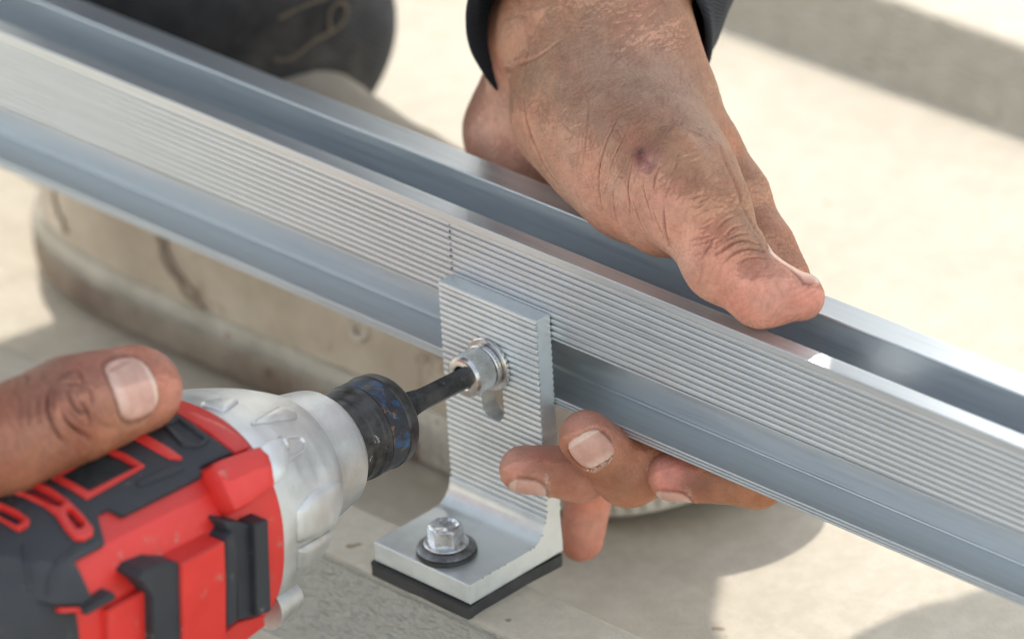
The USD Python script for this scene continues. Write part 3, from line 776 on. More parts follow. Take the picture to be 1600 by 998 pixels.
def crease(V, N, P, depth, width, tone, dark=0.5, tint=(0.42, 0.22, 0.17)):
    d, t = polydist(V, P)
    k = np.exp(-(d / width) ** 2) * np.sin(np.pi * np.clip(t * 0.96 + 0.02, 0, 1)) ** 0.5
    V = V - N * (k * depth)[:, None]
    lip = np.exp(-((d - 2.2 * width) / (1.1 * width)) ** 2) * np.sin(np.pi * np.clip(t, 0, 1))
    V = V + N * (lip * depth * 0.35)[:, None]
    kk = (k * dark)[:, None]
    return V, tone * (1 - kk) + tone * A(tint) * kk


def hatch(V, N, tone, dirs, period, depth, seed, keep):
    """The fine lines of weathered skin: bundles of shallow grooves that run across dirs and fade in and out."""
    for k, d in enumerate(dirs):
        d = np.asarray(d, float) / np.linalg.norm(d)
        along = V - (V @ d)[:, None] * d
        w = meshkit.fbm(V / 11.0 + 3.1 * k + seed, 2, seed + k) * 7.0
        ph = (V @ d) / period * (1 + 0.0) + w + meshkit.noise(along / 4.0 + seed) * 1.1
        g = np.exp(-((np.abs((ph % 1.0) - 0.5)) / 0.13) ** 2)
        amp = np.clip((meshkit.noise(V / 5.5 + 17.0 * k + seed) - 0.30) * 2.4, 0, 1) * keep
        V = V - N * (g * amp * depth)[:, None]
        tone = tone * (1 - (0.15 * g * amp)[:, None] * A([0.85, 1.0, 1.1]))
    return V, tone


def blotch(V, tone, seed):
    a = meshkit.fbm(V / 7.0, 4, seed)[:, None] - 0.5; b = meshkit.fbm(V / 14.0, 3, seed + 5)[:, None] - 0.5; c = meshkit.fbm(V / 2.2, 3, seed + 9)[:, None] - 0.5
    return tone * (1 + 0.38 * a + 0.20 * c) * (1 + b * A([0.08, -0.42, -0.55]))


def blob(V, tone, c, r, colour, k=1.0):
    w = np.clip(np.exp(-(np.linalg.norm(V - c, axis=1) / r) ** 2) * k, 0, 1)[:, None]
    return tone * (1 - w) + A(colour) * w


BROWN, DEEP, PALM, TIP = A([0.322, 0.141, 0.074]), A([0.19, 0.074, 0.040]), A([0.44, 0.222, 0.158]), A([0.43, 0.195, 0.142])
person = thing('person', 'worker crouching behind the rail, one hand gripping it, other thumb on a power tool', 'person')


def chain(fn_list, k):
    def f(p):
        d = None
        for g in fn_list:
            e = g(p); d = e if d is None else smin(d, e, k)
        return d
    return f


C_ = lambda a, b, r1, r2: (lambda p: rcap(p, A(a, float), A(b, float), r1, r2))
# ---- left hand (it grips the rail: thumb on top, fingers behind and under it)
thT, thI, thM = at(1251, 463.5, z=108.8), at(1133, 407, z=115.5), at(1068, 288, y=20)
thD, thP = at(1192, 457, z=110.8), at(1098, 336, y=15)
W_ = at(915, 50, y=64)
ELB = A([-135, 290, 284.0])
fa = (ELB - W_) / np.linalg.norm(ELB - W_)
cmc = at(930, 165, y=42)
palm_parts = [
    C_(at(962, 40, y=62), at(962, 40, y=62) + fa * 120, 19, 21), C_(at(855, 60, y=72), at(855, 60, y=72) + fa * 120, 18, 22), C_(W_, W_ + fa * 120, 24, 28),
    C_(at(958, 20, y=60), at(1000, 150, y=52), 19.5, 20), C_(at(860, 70, y=70), at(880, 180, y=66), 18.5, 19), C_(W_, at(950, 160, y=58), 24, 23),
    C_(cmc, thM, 21, 14.4), C_(at(890, 185, y=44), at(985, 292, y=28), 16.5, 14.5), C_(at(960, 230, y=36), at(1042, 330, y=22), 17, 13.5),
    C_(at(980, 110, y=54), at(1078, 236, y=53), 20, 14.0), C_(at(1000, 205, y=44), at(1068, 265, y=32), 16, 14),
    C_(at(830, 160, y=70), at(812, 205, y=66), 14, 15.0), C_(at(812, 205, y=66), at(850, 262, y=60), 15.0, 13.0),
    C_(at(960, 110, y=72), at(1045, 260, y=66), 18, 14), C_(at(900, 130, y=76), at(985, 280, y=74), 17, 13), C_(at(850, 150, y=78), at(930, 290, y=76), 15, 12)]
iM, iP = at(1092, 240, y=57), at(1206, 440, y=49)
iD, iT = A([84.0, 17.5, 40.6]), at(1050, 744, y=3.5)
mM, mP, mD, mT = at(1045, 262, y=66), A([48, 46, 72.0]), at(982, 738, y=2.0), at(917, 684, y=-10.0)
rM, rP, rD, rT = at(985, 282, y=74), A([24, 47, 66.0]), at(905, 738, y=-4), at(818, 733, y=-15.5)
pM, pP, pD, pT = at(930, 292, y=76), A([6, 49, 62.0]), at(925, 745, y=22), at(908, 842, y=17)
thumb = chain([C_(thM, thP, 14.2, 13.6), C_(thP, thI, 13.6, 11.8), C_(thI, thD, 11.6, 9.5), C_(thD, thT, 9.5, 6.9)], 4)
iA, iB, iC = at(1143, 312, y=55), at(1161, 348, y=53.5), at(1184, 392, y=51)
index = chain([C_(iM, iA, 13.0, 11.2), C_(iA, iB, 11.0, 9.4), C_(iB, iC, 9.4, 10.6), C_(iC, iP, 10.6, 10.8), C_(iP, A([92, 38, 56.0]), 10.2, 8.6), C_(A([92, 38, 56.0]), iD, 8.6, 8.2), C_(iD, iT, 8.2, 7.2)], 4)
middle = chain([C_(mM, mP, 12, 10.4), C_(mP, A([62, 30, 42.0]), 10, 9.2), C_(A([62, 30, 42.0]), mD, 9.2, 9.6), C_(mD, mT, 9.5, 8.3)], 4)
ringf = chain([C_(rM, rP, 12, 10), C_(rP, A([38, 26, 33.0]), 9.6, 8.4), C_(A([38, 26, 33.0]), rD, 8.4, 8.0), C_(rD, rT, 8.0, 7.2)], 4)
pinky = chain([C_(pM, pP, 11, 9), C_(pP, A([22, 32, 40.0]), 8.6, 7.6), C_(A([22, 32, 40.0]), pD, 7.6, 7.2), C_(pD, pT, 7.3, 6.8)], 3)
palm = chain(palm_parts, 11)


def left_hand(p):
    d = smin(palm(p), thumb(p), 9)
    i = index(p)
    d = smin(d, i, 3.5)
    far = np.minimum(np.minimum(middle(p), ringf(p)), pinky(p))
    # the far fingers melt into the palm at their roots only
    return smin(d, far, np.where(p[:, 2] > 85, 6.0, 0.4))


LV, LF = fine(left_hand, (-75, -35, -22), (135, 175, 225), 2.1)
LN = vnormals(LV, LF)
seen = Seen(LV, LN)
q = proj(LV)
tone = np.tile(BROWN, (len(LV), 1)); fx = np.zeros((len(LV), 3))
# palm side skin is pinker: where the surface looks towards the inside of the grip, the finger pads and the heel of the hand
S1 = lambda *p: seen(list(p))
ring_c = at(0, 0, z=0)
inn = A([0.0, 14.0, 72.0])
pal = np.clip(-(LN[:, 1]) * 0.9 - LN[:, 2] * 0.5 - LN[:, 0] * 0.35 - 0.05, 0, 1) * (LV[:, 2] > 92)
tone = tone * (1 - 0.35 * pal[:, None]) + PALM * 0.35 * pal[:, None]
for pts, r, c, k in ((((785, 170), (775, 205), (790, 235), (810, 255)), 15, PALM * 1.04, 0.95), (((1110, 455), (1150, 480), (1190, 490), (1240, 480), (1262, 465)), 11, TIP * 1.06, 0.95),
                     (((1080, 420), (1060, 395), (1030, 365)), 10, PALM, 0.75), (((900, 290), (950, 330), (990, 350)), 12, PALM, 0.6), (((1040, 330), (1000, 310)), 11, PALM * 0.95, 0.45),
                     (((820, 700), (800, 725), (850, 705)), 9, TIP, 0.9), (((910, 660), (945, 658), (975, 675)), 8, TIP, 0.85), (((1000, 690), (1010, 720)), 8, BROWN * 1.1 + A([0.05, 0, 0]), 0.6),
                     (((1040, 735), (1045, 755), (1070, 745)), 7.5, TIP * A([1.06, 0.9, 0.95]), 0.95), (((915, 780), (910, 820), (905, 850), (930, 800)), 11, TIP * A([1.05, 1.0, 0.98]), 1.0),
                     (((1120, 745), (1100, 765)), 7, DEEP * 1.25, 0.7), (((880, 745), (900, 720)), 8, DEEP * 1.1, 0.7), (((950, 760), (985, 750)), 7, DEEP * 1.15, 0.7), (((848, 725),), 3, DEEP, 0.45), (((1086, 762),), 4, DEEP * 0.9, 0.8)):
    for s_ in S1(*pts):
        tone = blob(LV, tone, s_, r, c, k)
for s_ in S1((1190, 330), (1215, 385), (1205, 360)):
    tone = blob(LV, tone, s_, 11, A([0.36, 0.165, 0.095]), 0.8)
for s_ in S1((940, 60), (960, 130), (1010, 120), (1040, 180)):
    tone = blob(LV, tone, s_, 20, A([0.345, 0.215, 0.155]), 0.5)
Z3a = lambda pts: [(700 + x / 1.8833, y / 1.8833) for x, y in pts]
Z8 = lambda pts: [(1000 + x / 2.9367, 180 + y / 2.9367) for x, y in pts]
Z9 = lambda pts: [(780 + x / 3.697, 150 + y / 3.697) for x, y in pts]
cr = []
for pts, de, wi, da in (
        (Z9([(135, 0), (150, 110), (180, 220), (235, 350), (300, 470), (345, 520)]), 1.0, 0.8, 0.45),
        (Z3a([(150, 212), (230, 182), (290, 150), (330, 120)]), 0.5, 0.5, 0.4), (Z3a([(120, 222), (170, 205), (230, 195)]), 0.4, 0.5, 0.4), (Z3a([(230, 90), (232, 180), (222, 240)]), 0.5, 0.8, 0.25),
        (Z9([(690, 110), (620, 270), (580, 400), (575, 520), (600, 660)]), 0.42, 0.32, 0.55), (Z9([(760, 160), (680, 310), (635, 430), (628, 500)]), 0.34, 0.3, 0.45), (Z9([(655, 530), (660, 640), (690, 740)]), 0.25, 0.3, 0.4),
        (Z9([(800, 290), (765, 400), (745, 500), (748, 600), (752, 690)]), 0.55, 0.38, 0.75), (Z9([(760, 440), (735, 560)]), 0.35, 0.3, 0.6), (Z9([(770, 610), (800, 690), (850, 800)]), 0.4, 0.35, 0.65), (Z9([(930, 400), (900, 480), (890, 550)]), 0.4, 0.32, 0.6),
        (Z9([(845, 470), (835, 550), (860, 640), (890, 730)]), 0.3, 0.3, 0.5), (Z9([(950, 640), (960, 760), (985, 880)]), 0.45, 0.45, 0.5), (Z9([(1040, 330), (1010, 440)]), 0.25, 0.3, 0.45), (Z9([(520, 20), (500, 200), (485, 380)]), 0.25, 0.3, 0.35), (Z9([(560, 60), (530, 230)]), 0.2, 0.25, 0.35), (Z9([(740, 60), (640, 220), (600, 330)]), 0.25, 0.25, 0.4), (Z9([(850, 120), (760, 260)]), 0.2, 0.25, 0.35),
        (Z8([(330, 640), (400, 600), (450, 575), (510, 575), (560, 600)]), 0.65, 0.42, 0.6), (Z8([(385, 665), (450, 620), (520, 615), (580, 640)]), 0.6, 0.42, 0.55), (Z8([(410, 580), (450, 545), (500, 545)]), 0.4, 0.36, 0.5), (Z8([(390, 560), (420, 520), (470, 505)]), 0.45, 0.38, 0.5), (Z8([(450, 680), (520, 650), (580, 665)]), 0.4, 0.38, 0.45), (Z8([(350, 540), (385, 490), (430, 465)]), 0.35, 0.35, 0.45), (Z8([(300, 640), (320, 590), (345, 550)]), 0.35, 0.35, 0.45), (Z8([(285, 665), (300, 620), (310, 560)]), 0.3, 0.35, 0.4),
        (Z8([(265, 790), (280, 730), (290, 670)]), 0.3, 0.4, 0.3), (Z8([(110, 440), (115, 520), (140, 600)]), 0.35, 0.45, 0.4), (Z8([(60, 420), (90, 520), (125, 580)]), 0.3, 0.4, 0.35), ([(1112, 196), (1128, 240), (1150, 292), (1172, 345), (1200, 390), (1228, 415)], 0.3, 0.8, 0.3),
        (Z8([(455, 300), (500, 285), (550, 300)]), 0.22, 0.3, 0.4), (Z8([(470, 360), (520, 350), (575, 362)]), 0.25, 0.3, 0.45), (Z8([(480, 400), (530, 385), (585, 400)]), 0.25, 0.3, 0.45), (Z8([(500, 450), (550, 432), (600, 440)]), 0.28, 0.3, 0.5), (Z8([(510, 495), (560, 470), (610, 475)]), 0.3, 0.3, 0.5), (Z8([(520, 540), (570, 510), (630, 510)]), 0.3, 0.3, 0.5), (Z8([(545, 580), (600, 555), (650, 545)]), 0.3, 0.3, 0.5), (Z8([(575, 610), (630, 590), (690, 590)]), 0.3, 0.3, 0.5), (Z8([(600, 650), (660, 630), (720, 640)]), 0.28, 0.3, 0.45), (Z8([(640, 690), (700, 670), (740, 690)]), 0.25, 0.3, 0.4),
        (Z8([(200, 70), (250, 80), (310, 110)]), 0.2, 0.5, 0.25)):
    cr.append((spline(seen(pts), 22), de, wi, da))
rng = np.random.default_rng(5)
for k in range(70):                                         # the finest lines of the thumb side and the knuckles
    if k < 34:
        u, v = rng.uniform(880, 1080), rng.uniform(170, 330); dv = A([-0.42, 1.0])
    elif k < 56:
        u, v = rng.uniform(1085, 1150), rng.uniform(300, 400); dv = A([1.0, -0.5 + rng.uniform(-0.3, 0.3)])
    else:
        u, v = rng.uniform(1160, 1220), rng.uniform(250, 400); dv = A([1.0, -0.12])
    ln = rng.uniform(12, 34) if k < 34 else rng.uniform(8, 20)
    P0 = A([u, v]); pts = [P0 - dv * ln / 2 + A([rng.normal(0, 1.2), 0]), P0, P0 + dv * ln / 2 + A([rng.normal(0, 1.5), 0])]
    cr.append((spline(seen(pts), 10), rng.uniform(0.12, 0.22), 0.28, rng.uniform(0.1, 0.22)))
wound = seen([(1000, 236), (1004, 246), (1012, 256)])
tendon = spline(seen([(1050, 196), (1072, 222), (1094, 250), (1122, 284)]), 16)
img = lambda right, down, away: CAM_R[0] * right + CAM_R[1] * down + CAM_R[2] * away      # a direction as the photograph shows it
unit = lambda v_: v_ / np.linalg.norm(v_)
nr, ni = unit(img(0.0, 0.95, -0.32)), unit(img(0.0, 1.0, -0.12))
nails = [(seen([(921, 704)])[0], img(-0.5, -0.85, 0.0), unit(img(-0.15, 0.35, -0.9)), 10.5, 11.5, 0.5), (rT + nr * 7.3 - unit(rT - rD) * 1.0, rT - rD, nr, 11, 10.5, 0.3), (iT + ni * 7.3 - unit(iT - iD) * 0.5, iT - iD, ni, 10.5, 10, 0.2)]
tn_n = -CAM_R[1] * 0.97 + CAM_R[2] * 0.24
for P, de, wi, da in cr:
    LV, tone = crease(LV, LN, P, de, wi, tone, da)
d, t = polydist(LV, tendon); LV = LV + LN * (np.exp(-(d / 3.2) ** 2) * np.sin(np.pi * t) * 1.6)[:, None]
tone = tone * (1 + 0.22 * (np.exp(-(d / 2.0) ** 2) * np.sin(np.pi * t))[:, None])
for w_, dp in zip(wound, (0.5, 0.9, 0.4)):
    r_ = np.linalg.norm(LV - w_, axis=1); LV = LV - LN * (np.exp(-(r_ / 1.5) ** 2) * dp)[:, None] + LN * (np.exp(-((r_ - 3.4) / 1.4) ** 2) * 0.25)[:, None]
tone = blob(LV, tone, wound[1], 5.6, A([0.30, 0.115, 0.09]), 0.75); tone = blob(LV, tone, wound[1], 3.0, A([0.20, 0.060, 0.050]), 0.75); tone = blob(LV, tone, wound[0], 2.0, A([0.10, 0.035, 0.032]), 0.9); tone = blob(LV, tone, wound[2], 2.4, A([0.36, 0.14, 0.13]), 0.7)
for c, a, n_, ln, wd, dirt in nails:
    LV, tone, fx = nail(LV, LN, c, a, n_, ln, wd, tone, fx, dirty=dirt)
tc = seen([(1232, 432)])[0]
LV, tone, fx = nail(LV, LN, thT + (tn_n / np.linalg.norm(tn_n)) * 7.4 - (thT - thD) / np.linalg.norm(thT - thD) * 2.0, thT - thD, tn_n, 15.5, 12.5, tone, fx, free=0.10, groove=0.3)
tone = np.where(fx[:, :1] > 0.5, tone, blotch(LV, tone, 4))
keep = (1 - fx[:, 0]) * np.clip((LV[:, 2] - 60) / 30 + 0.35, 0.3, 1)
LV, tone = hatch(LV, LN, tone, (img(0.55, 0.83, 0.2), img(0.95, -0.15, 0.3), img(0.75, 0.45, -0.3)), 2.1, 0.06, 3, keep)
LV, tone = hatch(LV, LN, tone, (img(0.40, 0.9, 0.1), img(0.9, 0.3, 0.2)), 1.25, 0.045, 13, keep)
LV = LV + LN * ((meshkit.fbm(LV / 1.3, 2, 9) - 0.5) * 0.2 * (1 - fx[:, 0]))[:, None]
L_tone, L_fx = tone, fx


# ---- right hand (round the handle of the power tool, its thumb along the housing)
def touch(u, v, r):
    """The point of a line of sight, on the near side, whose distance from the tool's axis leaves room for a finger of radius r."""
    d = ray(u, v); d /= np.linalg.norm(d); t0 = np.linalg.norm(DP0 - CAM_C)
    ts = np.arange(t0 - 220, t0 + 160, 0.5); q = d_local(CAM_C + d * ts[:, None]); g = loft_gap(CAM_C + d * ts[:, None])
    i = np.nonzero(g < r)[0]
    return CAM_C + d * ts[i[0] if len(i) else g.argmin()]


rTt, rTi, rTm = touch(214, 608, 10.4), touch(112, 640, 13.2), touch(0, 690, 13.0)
rC = at(-150, 716, y=rTm[1] - 22)
rW = rC + A([-40, 4, -6.0])
rfa = A([-0.70, -0.05, 0.62]); rfa /= np.linalg.norm(rfa)
r_thumb = chain([C_(rC, rTm, 18, 13.6), C_(rTm, (rTm + rTi) / 2, 13.6, 13.0), C_((rTm + rTi) / 2, rTi, 13.0, 13.8), C_(rTi, rTi * 0.5 + rTt * 0.5, 13.4, 12.3), C_(rTi * 0.5 + rTt * 0.5, rTt, 12.2, 10.7), C_(rTt - DE * 2, rTt + DE * 1.5, 10.5, 10.3)], 6)
hx_ = lambda x, y, z: DP0 + DE * x + DU * y + DD * z
r_fing = []
for i, (xo, rr) in enumerate(((-52, 9.6), (-70, 10), (-88, 9.6), (-104, 8.6))):
    r_fing.append(chain([C_(hx_(xo, 24, 186), hx_(xo + 1, 4, 200 if i else 196), rr + 2, rr + 1), C_(hx_(xo, 24, 186), hx_(xo + 2, 32, 160), rr + 1.5, rr), C_(hx_(xo + 2, 32, 160), hx_(xo + 3, 14, 136), rr, rr - 0.8), C_(hx_(xo + 3, 14, 136), hx_(xo + 4, -8, 136), rr - 0.8, rr - 1.4)], 4))
r_palm = chain([C_(rC, rW, 21, 24), C_(rW, rW + rfa * 90, 25, 30), C_(rW, hx_(-54, 22, 188), 22, 13), C_(rW, hx_(-72, 22, 190), 22, 13), C_(rW, hx_(-90, 22, 190), 20, 12.5), C_(rW, hx_(-104, 20, 190), 18, 11), C_(rC, hx_(-50, 20, 186), 16, 12)], 12)


def right_hand(p):
    d = smin(r_palm(p), r_thumb(p), 8)
    f = r_fing[0](p)
    for g in r_fing[1:]:
        f = np.minimum(f, g(p))
    return smin(d, f, 3.0)


allp = np.vstack([rTt, rTm, rC, rW, rW + rfa * 60, hx_(-52, 32, 160), hx_(-104, 24, 190), hx_(-104, -8, 136), hx_(-52, 4, 200)])
RV, RF = fine(right_hand, allp.min(0) - 30, allp.max(0) + 30, 2.4)
RN = vnormals(RV, RF)
rs = Seen(RV, RN)
tone = np.tile(BROWN * A([0.64, 0.48, 0.42]), (len(RV), 1)); fx = np.zeros((len(RV), 3))
ZA = lambda pts: [(x / 4.16, 520 + y / 4.16) for x, y in pts]
for pts, r, c, k in ((ZA([(1080, 250), (1120, 330), (1090, 420), (1000, 150), (880, 140)]), 9, TIP * A([1.08, 1.05, 1.02]), 0.9), (ZA([(640, 230), (760, 180), (600, 300)]), 9, A([0.36, 0.165, 0.13]), 0.6),
                     (ZA([(480, 420), (420, 520), (400, 350)]), 12, A([0.29, 0.135, 0.095]), 0.6), (ZA([(900, 600), (800, 640), (700, 640)]), 9, A([0.38, 0.19, 0.12]), 0.6), (ZA([(60, 650), (100, 800), (200, 720)]), 16, A([0.30, 0.14, 0.09]), 0.5)):
    for s_ in rs(pts):
        tone = blob(RV, tone, s_, r, c, k)
cr = []
for pts, de, wi, da in ((ZA([(330, 350), (310, 430), (320, 540), (370, 640), (450, 720)]), 1.0, 0.62, 0.75), (ZA([(355, 370), (345, 450), (350, 540)]), 0.7, 0.5, 0.5), (ZA([(405, 480), (440, 560), (520, 640), (600, 700)]), 1.0, 0.6, 0.75), (ZA([(445, 360), (470, 440), (520, 510), (560, 500)]), 0.9, 0.55, 0.7), (ZA([(520, 440), (570, 510), (600, 600)]), 0.9, 0.55, 0.7), (ZA([(570, 340), (600, 400), (605, 470)]), 0.5, 0.5, 0.45),
                        (ZA([(430, 330), (500, 330), (540, 330)]), 0.5, 0.5, 0.45), (ZA([(360, 330), (430, 260), (520, 230)]), 0.5, 0.6, 0.4), (ZA([(515, 240), (530, 290), (570, 330)]), 0.5, 0.5, 0.5), (ZA([(255, 400), (250, 500), (280, 620)]), 0.4, 0.6, 0.35), (ZA([(190, 400), (180, 520), (210, 640)]), 0.35, 0.6, 0.3), (ZA([(140, 430), (130, 560), (150, 680)]), 0.3, 0.5, 0.3), (ZA([(440, 480), (500, 560), (560, 620)]), 0.45, 0.4, 0.45), (ZA([(620, 560), (680, 600), (760, 600)]), 0.3, 0.45, 0.3), (ZA([(690, 260), (760, 210), (860, 170)]), 0.5, 0.7, 0.35)):
    cr.append((spline(rs(pts), 20), de, wi, da))
for k in range(46):
    u, v = rng.uniform(10, 150), rng.uniform(585, 720); ln = rng.uniform(10, 26); dv = A([0.25 + rng.normal(0, 0.2), 1.0]); P0 = A([u, v])
    cr.append((spline(rs([P0 - dv * ln / 2, P0 + A([rng.normal(0, 1.5), 0]), P0 + dv * ln / 2]), 10), rng.uniform(0.12, 0.28), 0.32, rng.uniform(0.2, 0.4)))
for P, de, wi, da in cr:
    RV, tone = crease(RV, RN, P, de * 1.05, wi * 1.0, tone, min(da * 1.15, 0.9), (0.30, 0.14, 0.10))
nc = rs(ZA([(880, 345)]))[0]
k = np.argsort(np.linalg.norm(RV - nc, axis=1))[:200]
RV, tone, fx = nail(RV, RN, nc, rTt - rTi, RN[k].mean(0), 17.5, 17.5, tone, fx, free=0.09, groove=0.6)
tone = np.where(fx[:, :1] > 0.5, tone, blotch(RV, tone, 44) * A([0.84, 0.72, 0.66]))
RV, tone = hatch(RV, RN, tone, (img(0.95, -0.25, 0.2), img(0.6, 0.75, 0.2), img(0.8, -0.6, 0.0)), 2.0, 0.10, 23, 1 - fx[:, 0])
RV, tone = hatch(RV, RN, tone, (img(0.9, 0.2, 0.1),), 1.2, 0.05, 33, 1 - fx[:, 0])
RV = RV + RN * ((meshkit.fbm(RV / 1.3, 2, 19) - 0.5) * 0.2 * (1 - fx[:, 0]))[:, None]
R_tone, R_fx = tone, fx


# ---- the rest of the body, mostly above the picture
def bones(segs, ln=14.0, it=8):
    ms = [manifold3d.Manifold.batch_hull([manifold3d.Manifold.sphere(ra, 20).translate(list(map(float, a_))), manifold3d.Manifold.sphere(rb, 20).translate(list(map(float, b_)))]) for a_, b_, ra, rb in segs]
    m = from_man(manifold3d.Manifold.batch_boolean(ms, manifold3d.OpType.Add).refine_to_length(ln))
    return trimesh.smoothing.filter_taubin(m, iterations=it)


LSH, RSH, NECK, HEAD = A([-182, 304, 560.0]), A([-404, 15, 560.0]), A([-290, 160, 640.0]), A([-235, 118, 750.0])
PEL, REL, RKN, RAN = A([-395, 224, 300.0]), A([-262, -200, 330.0]), A([-175, 60, 440.0]), A([-272, 104, 70.0])
LKN, LAN = A([-345, 196, 28.0]), A([-690, 270, 95.0])
HIPS = A([0.61, 0.79, 0.0])
RWf = rW + rfa * 60; LWf = W_ + fa * 70
fd, fl_, fu = A([0.74, -0.58, -0.35]), A([0.61, 0.79, 0.0]), A([0.27, -0.21, 0.94])
hp = lambda x, y, z: HEAD + fd * x + fl_ * y + fu * z
face = [(hp(-10, 0, 0), hp(12, 0, 10), 88, 80), (hp(38, 0, -40), hp(60, 0, -62), 62, 46), (hp(88, 0, -12), hp(103, 0, -34), 9, 13), (hp(84, -22, -70), hp(84, 22, -70), 8, 8),
        (hp(79, -32, 4), hp(80, -20, 3), 9, 9), (hp(80, 20, 3), hp(79, 32, 4), 9, 9), (hp(0, -86, -4), hp(4, -88, -30), 12, 9), (hp(0, 86, -4), hp(4, 88, -30), 12, 9)]
core = bones([(PEL, (LSH + RSH) / 2 - A([30, 0, 20]), 120, 100), (LSH, RSH, 52, 52), ((LSH + RSH) / 2, NECK, 60, 55), (NECK, HEAD, 54, 60), *face, (LSH, ELB, 46, 36), (ELB, LWf, 36, 25), (RSH, REL, 46, 37), (REL, RWf, 37, 27),
              (PEL - HIPS * 50, RKN, 84, 58), (RKN, RAN, 54, 36), (RAN, A([-150, 98, -8]), 34, 20), (PEL + HIPS * 30, LKN, 84, 56), (LKN, LAN, 52, 34), (LAN, LAN + A([-20, 0, -80]), 30, 18)])
cv = np.asarray(core.vertices)
V = np.vstack([LV, RV, cv]); Fc = np.vstack([LF, RF + len(LV), np.asarray(core.faces) + len(LV) + len(RV)])
T_all = np.vstack([L_tone, R_tone, np.tile(BROWN, (len(cv), 1))]); FX = np.vstack([L_fx, R_fx, np.zeros((len(cv), 3))])
obj(person, 'body', trimesh.Trimesh(V, Fc, process=False), SKIN, smooth=True, color=np.clip(T_all, 0, 1), fx=FX)


def sleeve(c0, d0, c1, r0, r1, n=96, rows=22, thick=2.6, fold=1.6, seed=1, skew=0.0):
    """A tube of cloth with a turned edge: opening at c0 looking along -d0, ending at c1."""
    d0 = d0 / np.linalg.norm(d0); x = np.cross(d0, [0, 0, 1.0]); x /= np.linalg.norm(x); y = np.cross(d0, x)
    th = np.linspace(0, 2 * np.pi, n, endpoint=False); V = []
    prof_ = [(0.22, -thick), (0.02, -thick), (0.0, -thick * 0.5), (0.004, 0.0)] + [(t, 0.0) for t in np.linspace(0.02, 1, rows)]
    ln = np.linalg.norm(c1 - c0)
    for t, o in prof_:
        c = c0 + (c1 - c0) * t
        ring_ = np.c_[np.cos(th), np.sin(th)]
        wob = (meshkit.fbm(np.c_[ring_ * 1.6, np.full(n, t * ln / 45.0)] + seed * 7.7, 3, seed) - 0.5) * 2 * fold * (0.5 + min(t * 6, 2.0))
        hem = 1.1 * math.exp(-((t * ln - 9) / 3.0) ** 2) * (-1) if t > 0.004 else 0
        r = r0 + (r1 - r0) * t + wob + o + hem
        P_ = c + x * (ring_[:, :1] * r[:, None]) + y * (ring_[:, 1:] * r[:, None])
        V.append(P_ - d0 * (((P_ - c) @ CAM_R[2]) / r0 * skew * (1 - t))[:, None])
    V = np.vstack(V); f = []
    for i in range(len(prof_) - 1):
        a = i * n + np.arange(n); b = i * n + (np.arange(n) + 1) % n
        f += [np.c_[a, b, b + n], np.c_[a, b + n, a + n]]
    m = trimesh.Trimesh(V, np.vstack(f), process=False)
    return m


cuff0 = at(918, 54, y=61)
jk_core = bones([(PEL + A([0, 0, 20]), (LSH + RSH) / 2 - A([0, 0, 40]), 122, 122), (LSH, RSH, 74, 74), ((LSH + RSH) / 2, NECK, 82, 66), (LSH, ELB, 64, 50), (ELB, ELB + (W_ - ELB) * 0.45, 50, 44), (RSH, REL, 64, 50), (REL, REL + (RWf - REL) * 0.6, 50, 43)], 12)
jm = jk_core.vertices; jm = jm + jk_core.vertex_normals * ((meshkit.fbm(jm / 60.0, 3, 8) - 0.5) * 16)[:, None]
jacket = obj(person, 'jacket', trimesh.Trimesh(jm, jk_core.faces, process=False), KNIT, smooth=True)
obj(jacket, 'cuff', sleeve(cuff0, fa, cuff0 + fa * 135, 37.5, 46, fold=2.2, skew=14.0), KNIT, smooth=True)
obj(jacket, 'cuff', sleeve(rW + rfa * 34, rfa, rW + rfa * 130, 36, 42, seed=3), KNIT, smooth=True)
# trousers: the kneeling leg behind the rail, the raised leg over the shoe


def knee(p):
    d = rcap(p, A([-250, 116, 54.0]), A([-230, 94, 300.0]), 62, 78)
    w = meshkit.fbm(p / A([38.0, 38, 48]), 3, 21) - 0.5
    fold = np.sin((p[:, 0] * 0.5 - p[:, 2] * 0.9 + p[:, 1] * 0.3) / 9.0 + 4 * w) * np.exp(-((p[:, 2] - 60) / 70.0) ** 2)
    return d - w * 10 - fold * 1.6


kv, kf = fine(knee, (-345, -30, -12), (-120, 210, 310), 5.0, twice=False)
trousers = obj(person, 'trousers', trimesh.Trimesh(kv, kf, process=False), DENIM, smooth=True)
kn_ = Seen(kv, vnormals(kv, kf))
ZK = lambda pts: [(200 + x / 2.857, y / 2.857) for x, y in pts]
for pts in (ZK([(640, 262), (760, 225), (840, 185), (885, 150), (900, 60), (930, 5), (965, 20), (960, 80), (930, 130), (885, 165)]), ZK([(660, 85), (720, 45), (800, 12), (880, -10)])):
    obj(trousers, 'stitched_seam', tube(spline(kn_(pts), 60), 0.8), THREAD, smooth=True)
oth = bones([(PEL - HIPS * 30, A([-225, 92, 300.0]), 88, 74), (A([-225, 92, 300.0]), RKN, 74, 74), (PEL - HIPS * 50, RKN, 100, 76), (PEL + HIPS * 20, LKN, 100, 58), (LKN, LAN + A([50, 0, -12]), 56, 46), (PEL - HIPS * 40, PEL + HIPS * 30, 108, 105)][1:], 14)
obj(trousers, 'trouser_seat', oth, DENIM, smooth=True)
hat = revolve([(0, 60), (-4, 175), (2, 180), (8, 178), (22, 110), (40, 100), (95, 84), (108, 50), (110, 0)], 64)
obj(person, 'hat', frame_mesh(hat, HEAD + fu * 30, fd, fl_, fu), STRAW, smooth=40)


